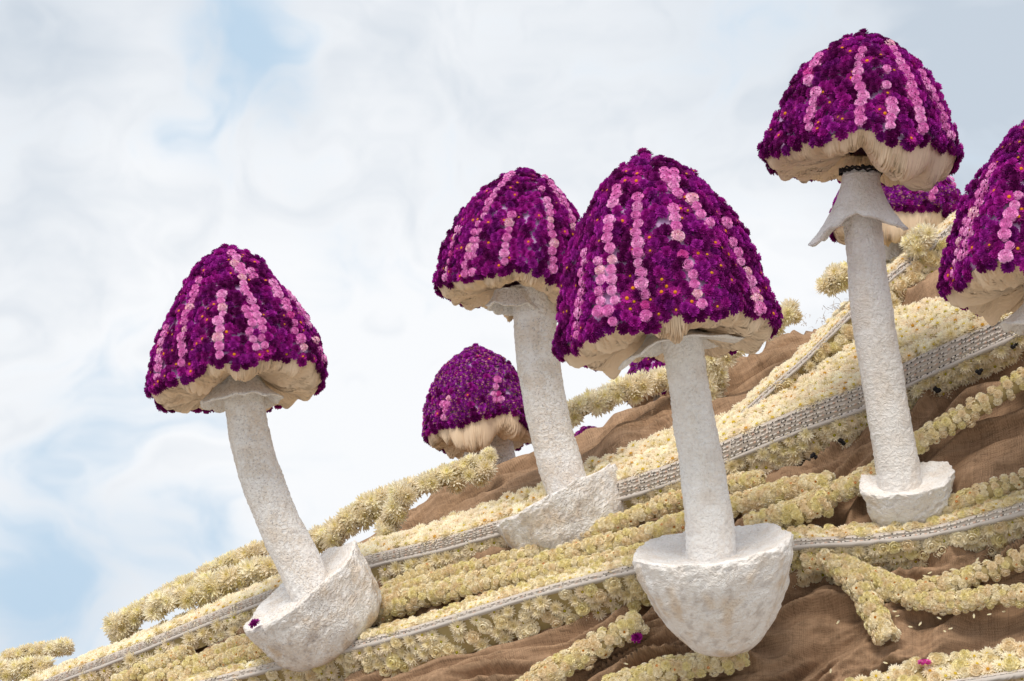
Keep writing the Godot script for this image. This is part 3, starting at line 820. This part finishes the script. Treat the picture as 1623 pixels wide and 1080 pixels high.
func build_mushrooms() -> void:
	mushroom({"cap_at": Vector3(-1.124, 2.991, -6.352), "cap_axis": Vector3(-0.122, 0.993, 0.000), "cap_r": 0.361, "cap_h": 0.614, "stem": [Vector3(-1.122, 3.021, -6.345), Vector3(-1.101, 2.920, -6.370), Vector3(-1.065, 2.718, -6.420), Vector3(-0.977, 2.487, -6.447), Vector3(-0.875, 2.283, -6.467), Vector3(-0.800, 2.132, -6.484)], "stem_r": [0.081, 0.081, 0.083, 0.088, 0.088, 0.088], "bowl_at": Vector3(-0.864, 2.186, -6.470), "bowl_axis": Vector3(-0.585, 0.736, 0.340), "bowl_r": 0.277, "bowl_h": 0.303}, {"label": "leftmost white mushroom with a curved stem and striped purple flower cap", "stripes": "first", "sides": [.985, .965, .93, .88, .80, .64], "profile": [0, .34, .51, .66, .80, .91, .97, 1.0], "plaster": "rough_plaster", "notch": [25, .05], "flare": .168, "flare_drop": .115, "flare_top": 0.045, "most": 300, "gap": .02})
	mushroom({"cap_at": Vector3(0.018, 3.437, -6.499), "cap_axis": Vector3(0.070, 0.996, 0.052), "cap_r": 0.329, "cap_h": 0.553, "stem": [Vector3(0.082, 3.469, -6.491), Vector3(0.099, 3.338, -6.523), Vector3(0.112, 3.154, -6.569), Vector3(0.152, 2.915, -6.608), Vector3(0.210, 2.688, -6.634), Vector3(0.264, 2.543, -6.660)], "stem_r": [0.092, 0.092, 0.092, 0.092, 0.092, 0.092], "bowl_at": Vector3(0.188, 2.580, -6.619), "bowl_axis": Vector3(-0.462, 0.883, 0.080), "bowl_r": 0.277, "bowl_h": 0.293}, {"label": "white mushroom with a round purple cap overlapping behind the front cap", "stripes": "second", "sides": [.985, .96, .92, .86, .77, .6], "profile": [0, .37, .60, .75, .86, .93, .97, 1.0], "plaster": "rough_plaster", "notch": [10, .03], "flare": .125, "flare_drop": .075, "flare_top": -.005, "most": 300, "gap": .01})
	mushroom({"cap_at": Vector3(0.532, 2.907, -5.188), "cap_axis": Vector3(-0.122, 0.989, 0.087), "cap_r": 0.372, "cap_h": 0.653, "stem": [Vector3(0.570, 2.915, -5.186), Vector3(0.587, 2.822, -5.209), Vector3(0.613, 2.666, -5.248), Vector3(0.643, 2.479, -5.295), Vector3(0.669, 2.292, -5.341), Vector3(0.677, 2.147, -5.377)], "stem_r": [0.068, 0.068, 0.071, 0.075, 0.081, 0.086], "bowl_at": Vector3(0.682, 2.226, -5.358), "bowl_axis": Vector3(-0.148, 0.934, 0.325), "bowl_r": 0.270, "bowl_h": 0.374}, {"label": "front mushroom with the largest pointed purple cap above an upright white bowl", "stripes": "third", "sides": [.97, .90, .80, .67, .54, .40], "profile": [0, .37, .55, .70, .81, .88, .94, 1.0], "plaster": "smooth_plaster", "notch": [30, .03], "flare": .15, "flare_drop": .06, "flare_top": .03, "wings": [[-75, .04, .055], [85, .10, .015]], "most": 300, "gap": .015})
	mushroom({"cap_at": Vector3(1.273, 3.640, -5.417), "cap_axis": Vector3(0.035, 0.990, 0.139), "cap_r": 0.345, "cap_h": 0.471, "stem": [Vector3(1.275, 3.594, -5.429), Vector3(1.275, 3.504, -5.451), Vector3(1.289, 3.303, -5.501), Vector3(1.321, 3.036, -5.568), Vector3(1.367, 2.768, -5.635), Vector3(1.409, 2.534, -5.693), Vector3(1.423, 2.411, -5.724)], "stem_r": [0.067, 0.067, 0.069, 0.074, 0.076, 0.078, 0.081], "bowl_at": Vector3(1.432, 2.507, -5.700), "bowl_axis": Vector3(-0.201, 0.864, 0.462), "bowl_r": 0.170, "bowl_h": 0.207}, {"label": "tall white mushroom at right with the highest purple cap and torn neck skirt", "stripes": "fourth", "sides": [.96, .92, .87, .82, .76, .66], "profile": [0, .34, .56, .68, .77, .84, .92, 1.0], "plaster": "smooth_plaster", "notch": [-10, .01], "flare": .092, "flare_drop": .145, "flare_top": -.07, "wings": [[-80, .085, .11], [62, .08, .06]], "sag": [50, .09], "neck": true, "most": 300, "gap": .03})
	mushroom({"cap_at": Vector3(1.784, 3.028, -5.003), "cap_axis": Vector3(0.035, 0.996, 0.087), "cap_r": 0.345, "cap_h": 0.624, "stem": [Vector3(1.765, 3.040, -5.000), Vector3(1.773, 2.939, -5.025), Vector3(1.827, 2.737, -5.076), Vector3(1.879, 2.535, -5.126), Vector3(1.921, 2.333, -5.176), Vector3(1.952, 2.131, -5.227)], "stem_r": [0.075, 0.075, 0.075, 0.079, 0.083, 0.087]}, {"label": "dark purple capped mushroom cut off by the right edge of the view", "stripes": "fifth", "sides": [.96, .92, .87, .82, .76, .66], "profile": [0, .31, .52, .69, .81, .90, .96, 1.0], "plaster": "smooth_plaster", "notch": [-40, .02], "flare": .16, "flare_drop": .12, "flare_top": -.01, "most": 260, "gap": .02})
	mushroom({"cap_at": Vector3(-0.161, 3.104, -8.025), "cap_axis": Vector3(-0.070, 0.992, -0.105), "cap_r": 0.287, "cap_h": 0.489, "stem": [Vector3(-0.096, 3.160, -8.010), Vector3(-0.064, 3.002, -8.050), Vector3(-0.031, 2.844, -8.089), Vector3(-0.011, 2.749, -8.113)], "stem_r": [0.078, 0.078, 0.085, 0.091]}, {"label": "small mushroom with a withered purple cap half hidden behind the crest", "stripes": "sixth", "profile": [0, .36, .60, .76, .87, .94, .98, 1.0], "plaster": "rough_plaster", "notch": [20, .04], "flare": .11, "flare_drop": .1, "flare_top": -.04, "withered": .75, "sag": [0, .14], "most": 160, "gap": .0})
	mushroom({"cap_at": Vector3(1.764, 3.845, -6.861), "cap_axis": Vector3(0.052, 0.999, 0.000), "cap_r": 0.300, "cap_h": 0.323, "stem": [Vector3(1.767, 3.873, -6.854), Vector3(1.776, 3.733, -6.889), Vector3(1.787, 3.593, -6.923), Vector3(1.799, 3.510, -6.944)], "stem_r": [0.086, 0.086, 0.092, 0.092]}, {"label": "small purple capped mushroom peeping out behind the right tall stem", "stripes": "seventh", "profile": [0, .38, .62, .78, .88, .94, .98, 1.0], "plaster": "smooth_plaster", "notch": [0, .0], "flare": .1, "flare_drop": .1, "flare_top": -.08, "withered": .6, "sag": [0, .12], "most": 140, "gap": .03})
	mushroom({"cap_at": Vector3(0.395, 2.921, -7.916), "cap_axis": Vector3(0.000, 1.000, 0.000), "cap_r": 0.134, "cap_h": 0.198, "stem": [Vector3(0.395, 2.945, -7.909), Vector3(0.405, 2.790, -7.948), Vector3(0.411, 2.666, -7.979)], "stem_r": [0.045, 0.045, 0.051]}, {"label": "purple cap tip barely showing over the burlap crest between the middle stems", "stripes": "plain", "profile": [0, .40, .64, .78, .88, .94, .98, 1.0], "plaster": "rough_plaster", "notch": [0, 0], "flare": .06, "flare_drop": .05, "flare_top": -.02, "withered": .5, "most": 60, "gap": .0})
	mushroom({"cap_at": Vector3(0.760, 3.254, -7.730), "cap_axis": Vector3(-0.087, 0.996, 0.000), "cap_r": 0.190, "cap_h": 0.246, "stem": [Vector3(0.760, 3.327, -7.711), Vector3(0.773, 3.174, -7.749), Vector3(0.779, 3.051, -7.780)], "stem_r": [0.051, 0.051, 0.057]}, {"label": "purple cap edge peeking out left of the front stem below its cap", "stripes": "plain", "profile": [0, .38, .62, .78, .88, .94, .98, 1.0], "plaster": "rough_plaster", "notch": [0, 0], "flare": .07, "flare_drop": .05, "flare_top": -.02, "withered": .5, "most": 60, "gap": .0})


func cap_point(c: Dictionary, az: float, s: float) -> Vector3:
	var r: float = c.r * value_along(c.profile, s)
	var lobes := 0.035 * sin(az * 6.0 + c.phase) + 0.02 * sin(az * 11.0 + c.phase * 2.3) + 0.05 * noise.get_noise_2d(cos(az) * 1.5 + c.phase, sin(az) * 1.5 + s)
	r *= 1.0 + lobes * smoothstep(0.0, 0.5, s)
	var edge: float = (0.012 * sin(az * 5.0 + c.phase * 1.7) + 0.010 * sin(az * 9.0 - c.phase)) * c.r / 0.36
	var n: float = wrapf(az - deg_to_rad(c.notch[0]), -PI, PI)
	edge += c.notch[1] * exp(-n * n * 5.0)
	return Vector3(sin(az) * r, c.h * (1.0 - s) + edge * s * s, cos(az) * r)


func cap_normal(c: Dictionary, az: float, s: float) -> Vector3:
	var a := cap_point(c, az + 0.03, s) - cap_point(c, az - 0.03, s)
	var b := cap_point(c, az, minf(s + 0.02, 1.0)) - cap_point(c, az, maxf(s - 0.02, 0.0))
	if s < 0.04:
		return Vector3.UP
	return b.cross(a).normalized()


func mushroom(g: Dictionary, o: Dictionary) -> void:
	var foot: Vector3 = g.stem[g.stem.size() - 1]
	var t := thing("mushroom", foot, o.label, "mushroom", "plaster mushrooms with flower caps")
	var stuff: Material = mats[o.plaster]
	var cap_r: float = g.cap_r
	var size := 0.0205
	# cap: lilac cloth over a frame, flowers pinned on
	var c := {"r": cap_r - 0.012, "h": g.cap_h - 0.012, "profile": o.profile, "phase": rng.randf() * 6.0, "notch": o.notch}
	var cap_rows := []
	for j in 25:
		var ring := PackedVector3Array()
		for i in 72:
			ring.append(cap_point(c, TAU * i / 72, maxf(j / 24.0, 0.002)))
		cap_rows.append(ring)
	var towards: Vector3 = eye - g.cap_at
	towards = (towards - g.cap_axis * towards.dot(g.cap_axis)).normalized()
	var xf := Transform3D(frame(g.cap_axis, towards), g.cap_at - foot)
	var cap := part("cap", sheet(cap_rows, mats.lilac, true), t, xf)
	var flowers := []
	var taken := []
	var stripes: Array = STRIPES[o.stripes].duplicate()
	if o.stripes != "plain":
		for k in 5:
			stripes.append([rng.randf_range(95, 265), rng.randf_range(.35, .6), rng.randf_range(.85, 1.0), 1, 1])
	for s in stripes:
		var q: float = s[1]
		var az := deg_to_rad(s[0])
		while q <= s[2]:
			var here := cap_point(c, az, q)
			var wide: int = s[3] if q < (s[1] + s[2]) * 0.5 else s[4]
			var k := size * rng.randf_range(0.85, 1.28) * (0.9 if wide == 2 else 1.0)
			for w in wide:
				var off := (w - (wide - 1) * 0.5) * size * 1.7 + rng.randf_range(-0.38, 0.38) * size
				var a := az + off / maxf(Vector2(here.x, here.z).length(), 0.05)
				var qq := clampf(q + (0.3 * size / c.h if w else 0.0), 0, 1)
				var p := cap_point(c, a, qq)
				var n := cap_normal(c, a, qq)
				if rng.randf() < 0.06:
					continue
				taken.append(p)
				var kind := "pink"
				var dice := rng.randf()
				if dice < 0.09:
					kind = "pale"
				elif dice < 0.12:
					kind = "rose"
				flowers.append([kind, Transform3D(spun(n).scaled(Vector3.ONE * k), p + n * 0.012)])
			var down := cap_point(c, az, q + 0.02).distance_to(here) / 0.02
			q += size * 1.75 / maxf(down, 0.1)
			az += rng.randf_range(-0.02, 0.02)
	# purple flowers fill what the stripes leave free, packed as close as they go
	var cells := {}
	for p in taken:
		var key := Vector3i((p * 20.0).floor())
		cells[key] = cells.get(key, []) + [p]
	var near := size * 1.13
	for i in int(22000 * pow(cap_r / 0.37, 2.0)):
		var az := rng.randf() * TAU
		var q := rng.randf()
		if rng.randf() > value_along(c.profile, q) + 0.08:
			continue
		var p := cap_point(c, az, q)
		var key := Vector3i((p * 20.0).floor())
		var free := true
		for dx in [-1, 0, 1]:
			for dy in [-1, 0, 1]:
				for dz in [-1, 0, 1]:
					for k in cells.get(key + Vector3i(dx, dy, dz), []):
						if p.distance_squared_to(k) < near * near:
							free = false
		if not free:
			continue
		cells[key] = cells.get(key, []) + [p]
		if rng.randf() < o.gap * (1.6 if q > 0.6 else 0.3):
			continue
		var n := cap_normal(c, az, q)
		var tone := noise.get_noise_3dv(p * 9.0 + Vector3.ONE * c.phase) + rng.randf_range(-0.4, 0.4)
		var kind := "deep" if tone < -0.30 else "dark" if tone < 0.04 else "magenta"
		if o.has("withered") and rng.randf() < o.withered:
			kind = "withered"
		elif rng.randf() < 0.15:
			kind = "eyed"
		var tilt := (n + Vector3(rng.randf_range(-1, 1), rng.randf_range(-1, 1), rng.randf_range(-1, 1)) * 0.22).normalized()
		flowers.append([kind, Transform3D(spun(tilt).scaled(Vector3.ONE * size * rng.randf_range(0.98, 1.22)), p + n * rng.randf_range(0.0, 0.014))])
	# a ragged last row that hangs over the rim
	var hem := int(TAU * cap_r / 0.036)
	for i in hem:
		if rng.randf() < 0.2:
			continue
		var az := TAU * (i + rng.randf_range(-0.3, 0.3)) / hem
		var p := cap_point(c, az, 1.0) + Vector3(0, -0.012, 0)
		var n := (cap_normal(c, az, 1.0) + Vector3(0, rng.randf_range(-0.9, 0.0), 0)).normalized()
		flowers.append(["deep" if rng.randf() < 0.5 else "dark", Transform3D(spun(n).scaled(Vector3.ONE * size * rng.randf_range(1.0, 1.3)), p)])
	plant(flowers, cap, {"pink": "pink_flower", "pale": "pink_flower", "rose": "pink_flower", "other": "purple_flower"}, o.most)
	gathered_cloth(c, o, g, t, xf)
	stem(g, stuff, t, foot)
	collar(g, o, stuff, t, foot, xf)
	if g.has("bowl_at"):
		bowl(g, o, stuff, t, foot)


# the beige cloth gathered from the rim to the neck
func gathered_cloth(c: Dictionary, o: Dictionary, g: Dictionary, t: Node3D, xf: Transform3D) -> void:
	var rows := []
	var n := 1200
	var m := 22
	var neck: float = g.stem_r[0] * 1.1
	var sag: Array = o.get("sag", [0, 0.0])
	for j in m + 1:
		var q := j / float(m)
		var ring := PackedVector3Array()
		for i in n:
			var az := TAU * i / n
			var rim := cap_point(c, az, 1.0)
			var rr := Vector2(rim.x, rim.z).length()
			var r := lerpf(rr * 1.0, neck, pow(q, 0.9))
			var roll := 0.024 * sin(PI * minf(q * 3.0, 1.0)) * (0.9 + 0.9 * noise.get_noise_2d(cos(az) * 3.0 + c.phase, sin(az) * 3.0))
			var swag := 0.046 * (0.75 - absf(sin(az * 3.5 + c.phase + 1.2 * noise.get_noise_2d(cos(az) * 2.0, sin(az) * 2.0 + q * 0.6)))) * sin(PI * pow(q, 0.8))
			var slack: float = 0.03 * sin(PI * q) * (0.5 + noise.get_noise_2d(cos(az) * 2.2 + 7.0 + c.phase, sin(az) * 2.2))
			var da := wrapf(az - deg_to_rad(sag[0]), -PI, PI)
			slack += sag[1] * exp(-da * da * 1.6) * sin(PI * pow(q, 0.7))
			var fan := noise.get_noise_2d(cos(az) * 3.0 + q * 0.9 + c.phase, sin(az) * 3.0) * 3.0
			var pleat := pow(1.0 - absf(sin(az * 34.0 + fan * 6.0 + 3.0 * q)), 2.5) * 1.3 + pow(1.0 - absf(sin(az * 52.0 + fan * 11.0)), 2.5) * 0.9
			var mask := 0.5 + 0.5 * smoothstep(-0.25, 0.25, noise.get_noise_2d(cos(az) * 2.6 + 21.0, sin(az) * 2.6 + c.phase))
			var amp: float = 0.021 * mask * smoothstep(-0.05, 0.09, q) * (1.0 - 0.4 * q) * (c.r / 0.36)
			var y: float = lerpf(rim.y - 0.004, -0.01 + g.cap_h * 0.06, pow(q, 1.3)) - 0.014 * (1.0 - q) * (1.0 + noise.get_noise_2d(cos(az) * 5.0 + c.phase, sin(az) * 5.0)) * smoothstep(0.0, 0.08, q) - (roll + swag) * c.r / 0.36 - slack + pleat * amp
			r += roll * 0.3
			ring.append(Vector3(sin(az) * r, y, cos(az) * r))
		rows.append(ring)
	part("gathered_cloth", sheet(rows, mats.cloth, true), t, xf)


func stem(g: Dictionary, stuff: Material, t: Node3D, foot: Vector3) -> void:
	var pts := []
	for p in g.stem:
		pts.append(p - foot)
	var rows := []
	var tints := []
	var n := 150
	for j in n + 1:
		var q := j / float(n)
		var d := (along(pts, q + 0.01) - along(pts, q - 0.01)).normalized()
		var b := frame(-d, Vector3(0, 0, 1))
		var ring := PackedVector3Array()
		var tint := PackedColorArray()
		for i in 72:
			var a := TAU * i / 72
			var p := along(pts, q)
			var out := b.x * sin(a) + b.z * cos(a)
			var r := value_along(g.stem_r, q)
			var k := (p + out * r) * 1.0
			r *= 1.0 + 0.05 * noise.get_noise_3dv(k * 5.0 + foot)
			r += 0.002 * noise.get_noise_3dv(k * 36.0) + 0.0026 * noise.get_noise_3dv(k * 95.0)
			ring.append(p + out * r)
			tint.append(stain(k + foot, Vector3(a * 1.6, q * 2.0, foot.x), 0.25))
		rows.append(ring)
		tints.append(tint)
	part("stem", sheet(rows, stuff, true, Vector2.ZERO, tints), t)


# the plaster skirt under the cap, flared and torn
func collar(g: Dictionary, o: Dictionary, stuff: Material, t: Node3D, foot: Vector3, xf: Transform3D) -> void:
	var rows := []
	var n := 96
	var m := 14
	var wings: Array = o.get("wings", [])
	var neck: float = g.stem_r[0] * (1.0 if o.has("neck") else 1.02)
	for side in 2:
		for j in m + 1:
			var q := j / float(m) if side == 0 else 1.0 - j / float(m)
			var ring := PackedVector3Array()
			for i in n:
				var az := TAU * i / n
				var flare: float = o.flare
				var drop: float = o.flare_drop
				for w in wings:
					var da := wrapf(az - deg_to_rad(w[0]), -PI, PI)
					flare += w[1] * exp(-da * da * 1.5)
					drop += w[2] * exp(-da * da * 1.5)
				drop += 0.012 * noise.get_noise_2d(cos(az) * 2.0 + c_seed(o), sin(az) * 2.0)
				flare *= 1.0 + 0.09 * noise.get_noise_2d(cos(az) * 1.6 + c_seed(o) + 4.0, sin(az) * 1.6)
				var r := lerpf(neck, flare, pow(q, 1.7))
				var y: float = o.flare_top - drop * q
				if side == 1:
					r -= 0.013
					y -= 0.004
				r += 0.003 * noise.get_noise_3d(cos(az) * 9.0, q * 9.0, sin(az) * 9.0)
				ring.append(Vector3(sin(az) * r, y, cos(az) * r))
			rows.append(ring)
	part("collar", sheet(rows, stuff, true), t, xf)
	if o.has("neck"):
		# dark wire twisted round the neck
		var st := SurfaceTool.new()
		st.begin(Mesh.PRIMITIVE_TRIANGLES)
		for k in 3:
			var wire := []
			for j in 61:
				var a := TAU * j / 60.0
				var ring := PackedVector3Array()
				var at := Vector3(sin(a) * (neck + 0.008), o.flare_top + 0.008 + k * 0.006 + 0.008 * noise.get_noise_2d(a * 3.0, k * 5.0), cos(a) * (neck + 0.008))
				for i in 5:
					var e := TAU * i / 5
					ring.append(at + Vector3(sin(a) * cos(e), sin(e), cos(a) * cos(e)) * 0.004)
				wire.append(ring)
			st.append_from(sheet(wire, mats.dark, true), 0, Transform3D())
		st.set_material(mats.dark)
		part("neck_wire", st.commit(), t, xf)


# tan and grey stains left by glue and weather
func stain(k: Vector3, run: Vector3, much: float) -> Color:
	var patch := noise.get_noise_3dv(k * 7.0) * 0.6 + noise.get_noise_3dv(k * 17.0) * 0.35
	var streak := noise.get_noise_3dv(run)
	var c := Color.WHITE.lerp(Color(0.80, 0.66, 0.50), much * 0.7 * smoothstep(0.0, 0.55, patch + streak * 0.35))
	return c.lerp(Color(0.62, 0.58, 0.56), much * 0.6 * smoothstep(0.30, 0.6, noise.get_noise_3dv(k * 24.0 + Vector3.ONE * 5.0)))


func c_seed(o: Dictionary) -> float:
	return o.flare * 100.0


func bowl(g: Dictionary, o: Dictionary, stuff: Material, t: Node3D, foot: Vector3) -> void:
	var rows := []
	var tints := []
	var n := 128
	var r: float = g.bowl_r
	var h: float = g.bowl_h
	# from the middle of the hollow up to the lip and down the outside: [radius, height] as shares
	var line := [[.05, -.10], [.3, -.10], [.55, -.085], [.76, -.05], [.88, -.018], [.955, .0], [.985, -.004], [1.0, -.02], [1.0, -.08]]
	var down := [-.2, -.36, -.54, -.71, -.85, -.95]
	for k in 6:
		line.append([o.sides[k], down[k]])
	line += [[o.sides[5] * .6, -1.0], [.02, -1.01]]
	var rr := []
	var yy := []
	for l in line:
		rr.append(l[0])
		yy.append(l[1])
	var m := 84
	for j in m + 1:
		var q := j / float(m)
		var ring := PackedVector3Array()
		var tint := PackedColorArray()
		for i in n:
			var a := TAU * i / n
			var x := value_along(rr, q) * r
			var y := value_along(yy, q) * h
			var k := Vector3(sin(a) * x, y, cos(a) * x)
			var outside := smoothstep(0.42, 0.62, q)
			tint.append(stain(k + foot, Vector3(cos(a) * 4.0, y * 2.0, sin(a) * 4.0) + foot, 0.25 + 0.75 * outside))
			var wob := 1.0 + 0.07 * noise.get_noise_2d(cos(a) * 1.3 + r * 40.0, sin(a) * 1.3)
			y += 0.010 * noise.get_noise_2d(cos(a) * 2.0 + h * 30.0, sin(a) * 2.0) * smoothstep(.2, .45, q) * (1.0 - smoothstep(.5, .9, q))
			var bump := 0.004 * noise.get_noise_3dv(k * 40.0 + foot) + 0.003 * noise.get_noise_3dv(k * 90.0) + 0.008 * noise.get_noise_3dv(k * 9.0 + foot)
			ring.append(Vector3(sin(a) * (x * wob + bump), y + bump * 0.5, cos(a) * (x * wob + bump)))
		rows.append(ring)
		tints.append(tint)
	part("bowl", sheet(rows, stuff, true, Vector2.ZERO, tints), t, Transform3D(frame(g.bowl_axis, Vector3(0.02, 0.1, 1)), g.bowl_at - foot))


# ---------------------------------------------------------------- small things

func build_litter() -> void:
	var ties := [Vector3(1.170, 2.645, -6.040), Vector3(1.275, 2.695, -6.008), Vector3(1.623, 2.873, -5.883), Vector3(1.766, 2.928, -5.810), Vector3(1.891, 3.016, -5.763), Vector3(1.003, 2.190, -5.761), Vector3(1.135, 2.237, -5.746)]
	var places := ["left of the right tall stem, under the upper ledge", "close beside the right tall stem, under the upper ledge", "right of the tall stem, under the upper ledge", "under the dark purple cap's neck skirt, below the upper ledge", "at the right edge under the upper ledge", "right behind the rim of the front bowl", "under the middle ledge right of the front bowl"]
	for k in ties.size():
		var st := SurfaceTool.new()
		st.begin(Mesh.PRIMITIVE_TRIANGLES)
		for b in 3:
			var rows := []
			for j in 7:
				var ring := PackedVector3Array()
				var e := PI * j / 6.0 - PI / 2
				for i in 9:
					var a := TAU * i / 9
					var v := Vector3(cos(e) * cos(a), sin(e), cos(e) * sin(a))
					ring.append(v * 0.008 * (1.0 + 0.5 * noise.get_noise_3dv(v * 2.0 + Vector3.ONE * (k * 3 + b))) + Vector3(rng.randf_range(-1, 1), rng.randf_range(-1, 1), 0) * 0.001 + Vector3(b * 0.007 - 0.007, sin(b * 2.0 + k) * 0.006, 0))
				rows.append(ring)
			st.append_from(sheet(rows, mats.dark, true), 0, Transform3D())
		st.set_material(mats.dark)
		var o := part("foam_knob", st.commit(), self, Transform3D(Basis(), ties[k]))
		tag(o, "small black foam knob " + places[k], "knob", "black foam knobs on the burlap")
	var one := thing("fallen_flower", Vector3(-1.014, 2.018, -6.306), "dark purple flower lying in the hollow of the leftmost bowl", "flower")
	part("petals", blooms.dark[0], one, Transform3D(spun(Vector3(-.5, .7, .4).normalized()).scaled(Vector3.ONE * 0.026), Vector3.ZERO))
	var two := thing("fallen_flower", Vector3(0.450, 1.935, -5.775), "dark purple flower on the burlap beneath the stubby cream garland tip", "flower")
	part("petals", blooms.dark[1], two, Transform3D(spun(Vector3(-.1, .4, .9).normalized()).scaled(Vector3.ONE * 0.022), Vector3.ZERO))
	var three := thing("fallen_flower", Vector3(1.385, 1.830, -5.398), "pink flower fallen on the burlap above the lowest ledge", "flower")
	part("petals", blooms.rose[0], three, Transform3D(spun(Vector3(-.2, .8, .5).normalized()).scaled(Vector3(0.026, 0.012, 0.026)), Vector3.ZERO))
	var st := SurfaceTool.new()
	st.begin(Mesh.PRIMITIVE_TRIANGLES)
	st.set_smooth_group(-1)
	for p in [Vector3(1.617, 2.190, -5.541), Vector3(1.546, 2.149, -5.550), Vector3(1.477, 2.134, -5.570), Vector3(1.154, 1.977, -5.584), Vector3(1.311, 2.014, -5.553), Vector3(1.339, 2.006, -5.538), Vector3(1.394, 1.954, -5.483), Vector3(1.442, 1.976, -5.477), Vector3(1.364, 1.825, -5.425), Vector3(1.288, 1.821, -5.454), Vector3(1.090, 1.811, -5.526), Vector3(1.597, 1.984, -5.410), Vector3(1.655, 1.995, -5.387), Vector3(0.399, 1.832, -5.757), Vector3(1.474, 1.938, -5.440)]:
		for k in 1 + rng.randi() % 2:
			var q: Vector3 = p + Vector3(rng.randf_range(-.03, .03), rng.randf_range(-.01, .01), rng.randf_range(-.02, .03))
			var one_petal := SurfaceTool.new()
			one_petal.begin(Mesh.PRIMITIVE_TRIANGLES)
			one_petal.set_smooth_group(-1)
			petal(one_petal, 0, 10, 0, 0, 0.017, 0.008, 30, Color(0.8, 0.74, 0.45), Color(0.9, 0.86, 0.7), true)
			one_petal.generate_normals()
			st.append_from(one_petal.commit(), 0, Transform3D(spun(Vector3(-.2, .6, .7).normalized()), q))
	st.set_material(mats.cream)
	var o := part("fallen_petals", st.commit(), self)
	o.set_meta("kind", "stuff")
	tag(o, "loose pale petals scattered over the burlap below the middle ledge", "petals")
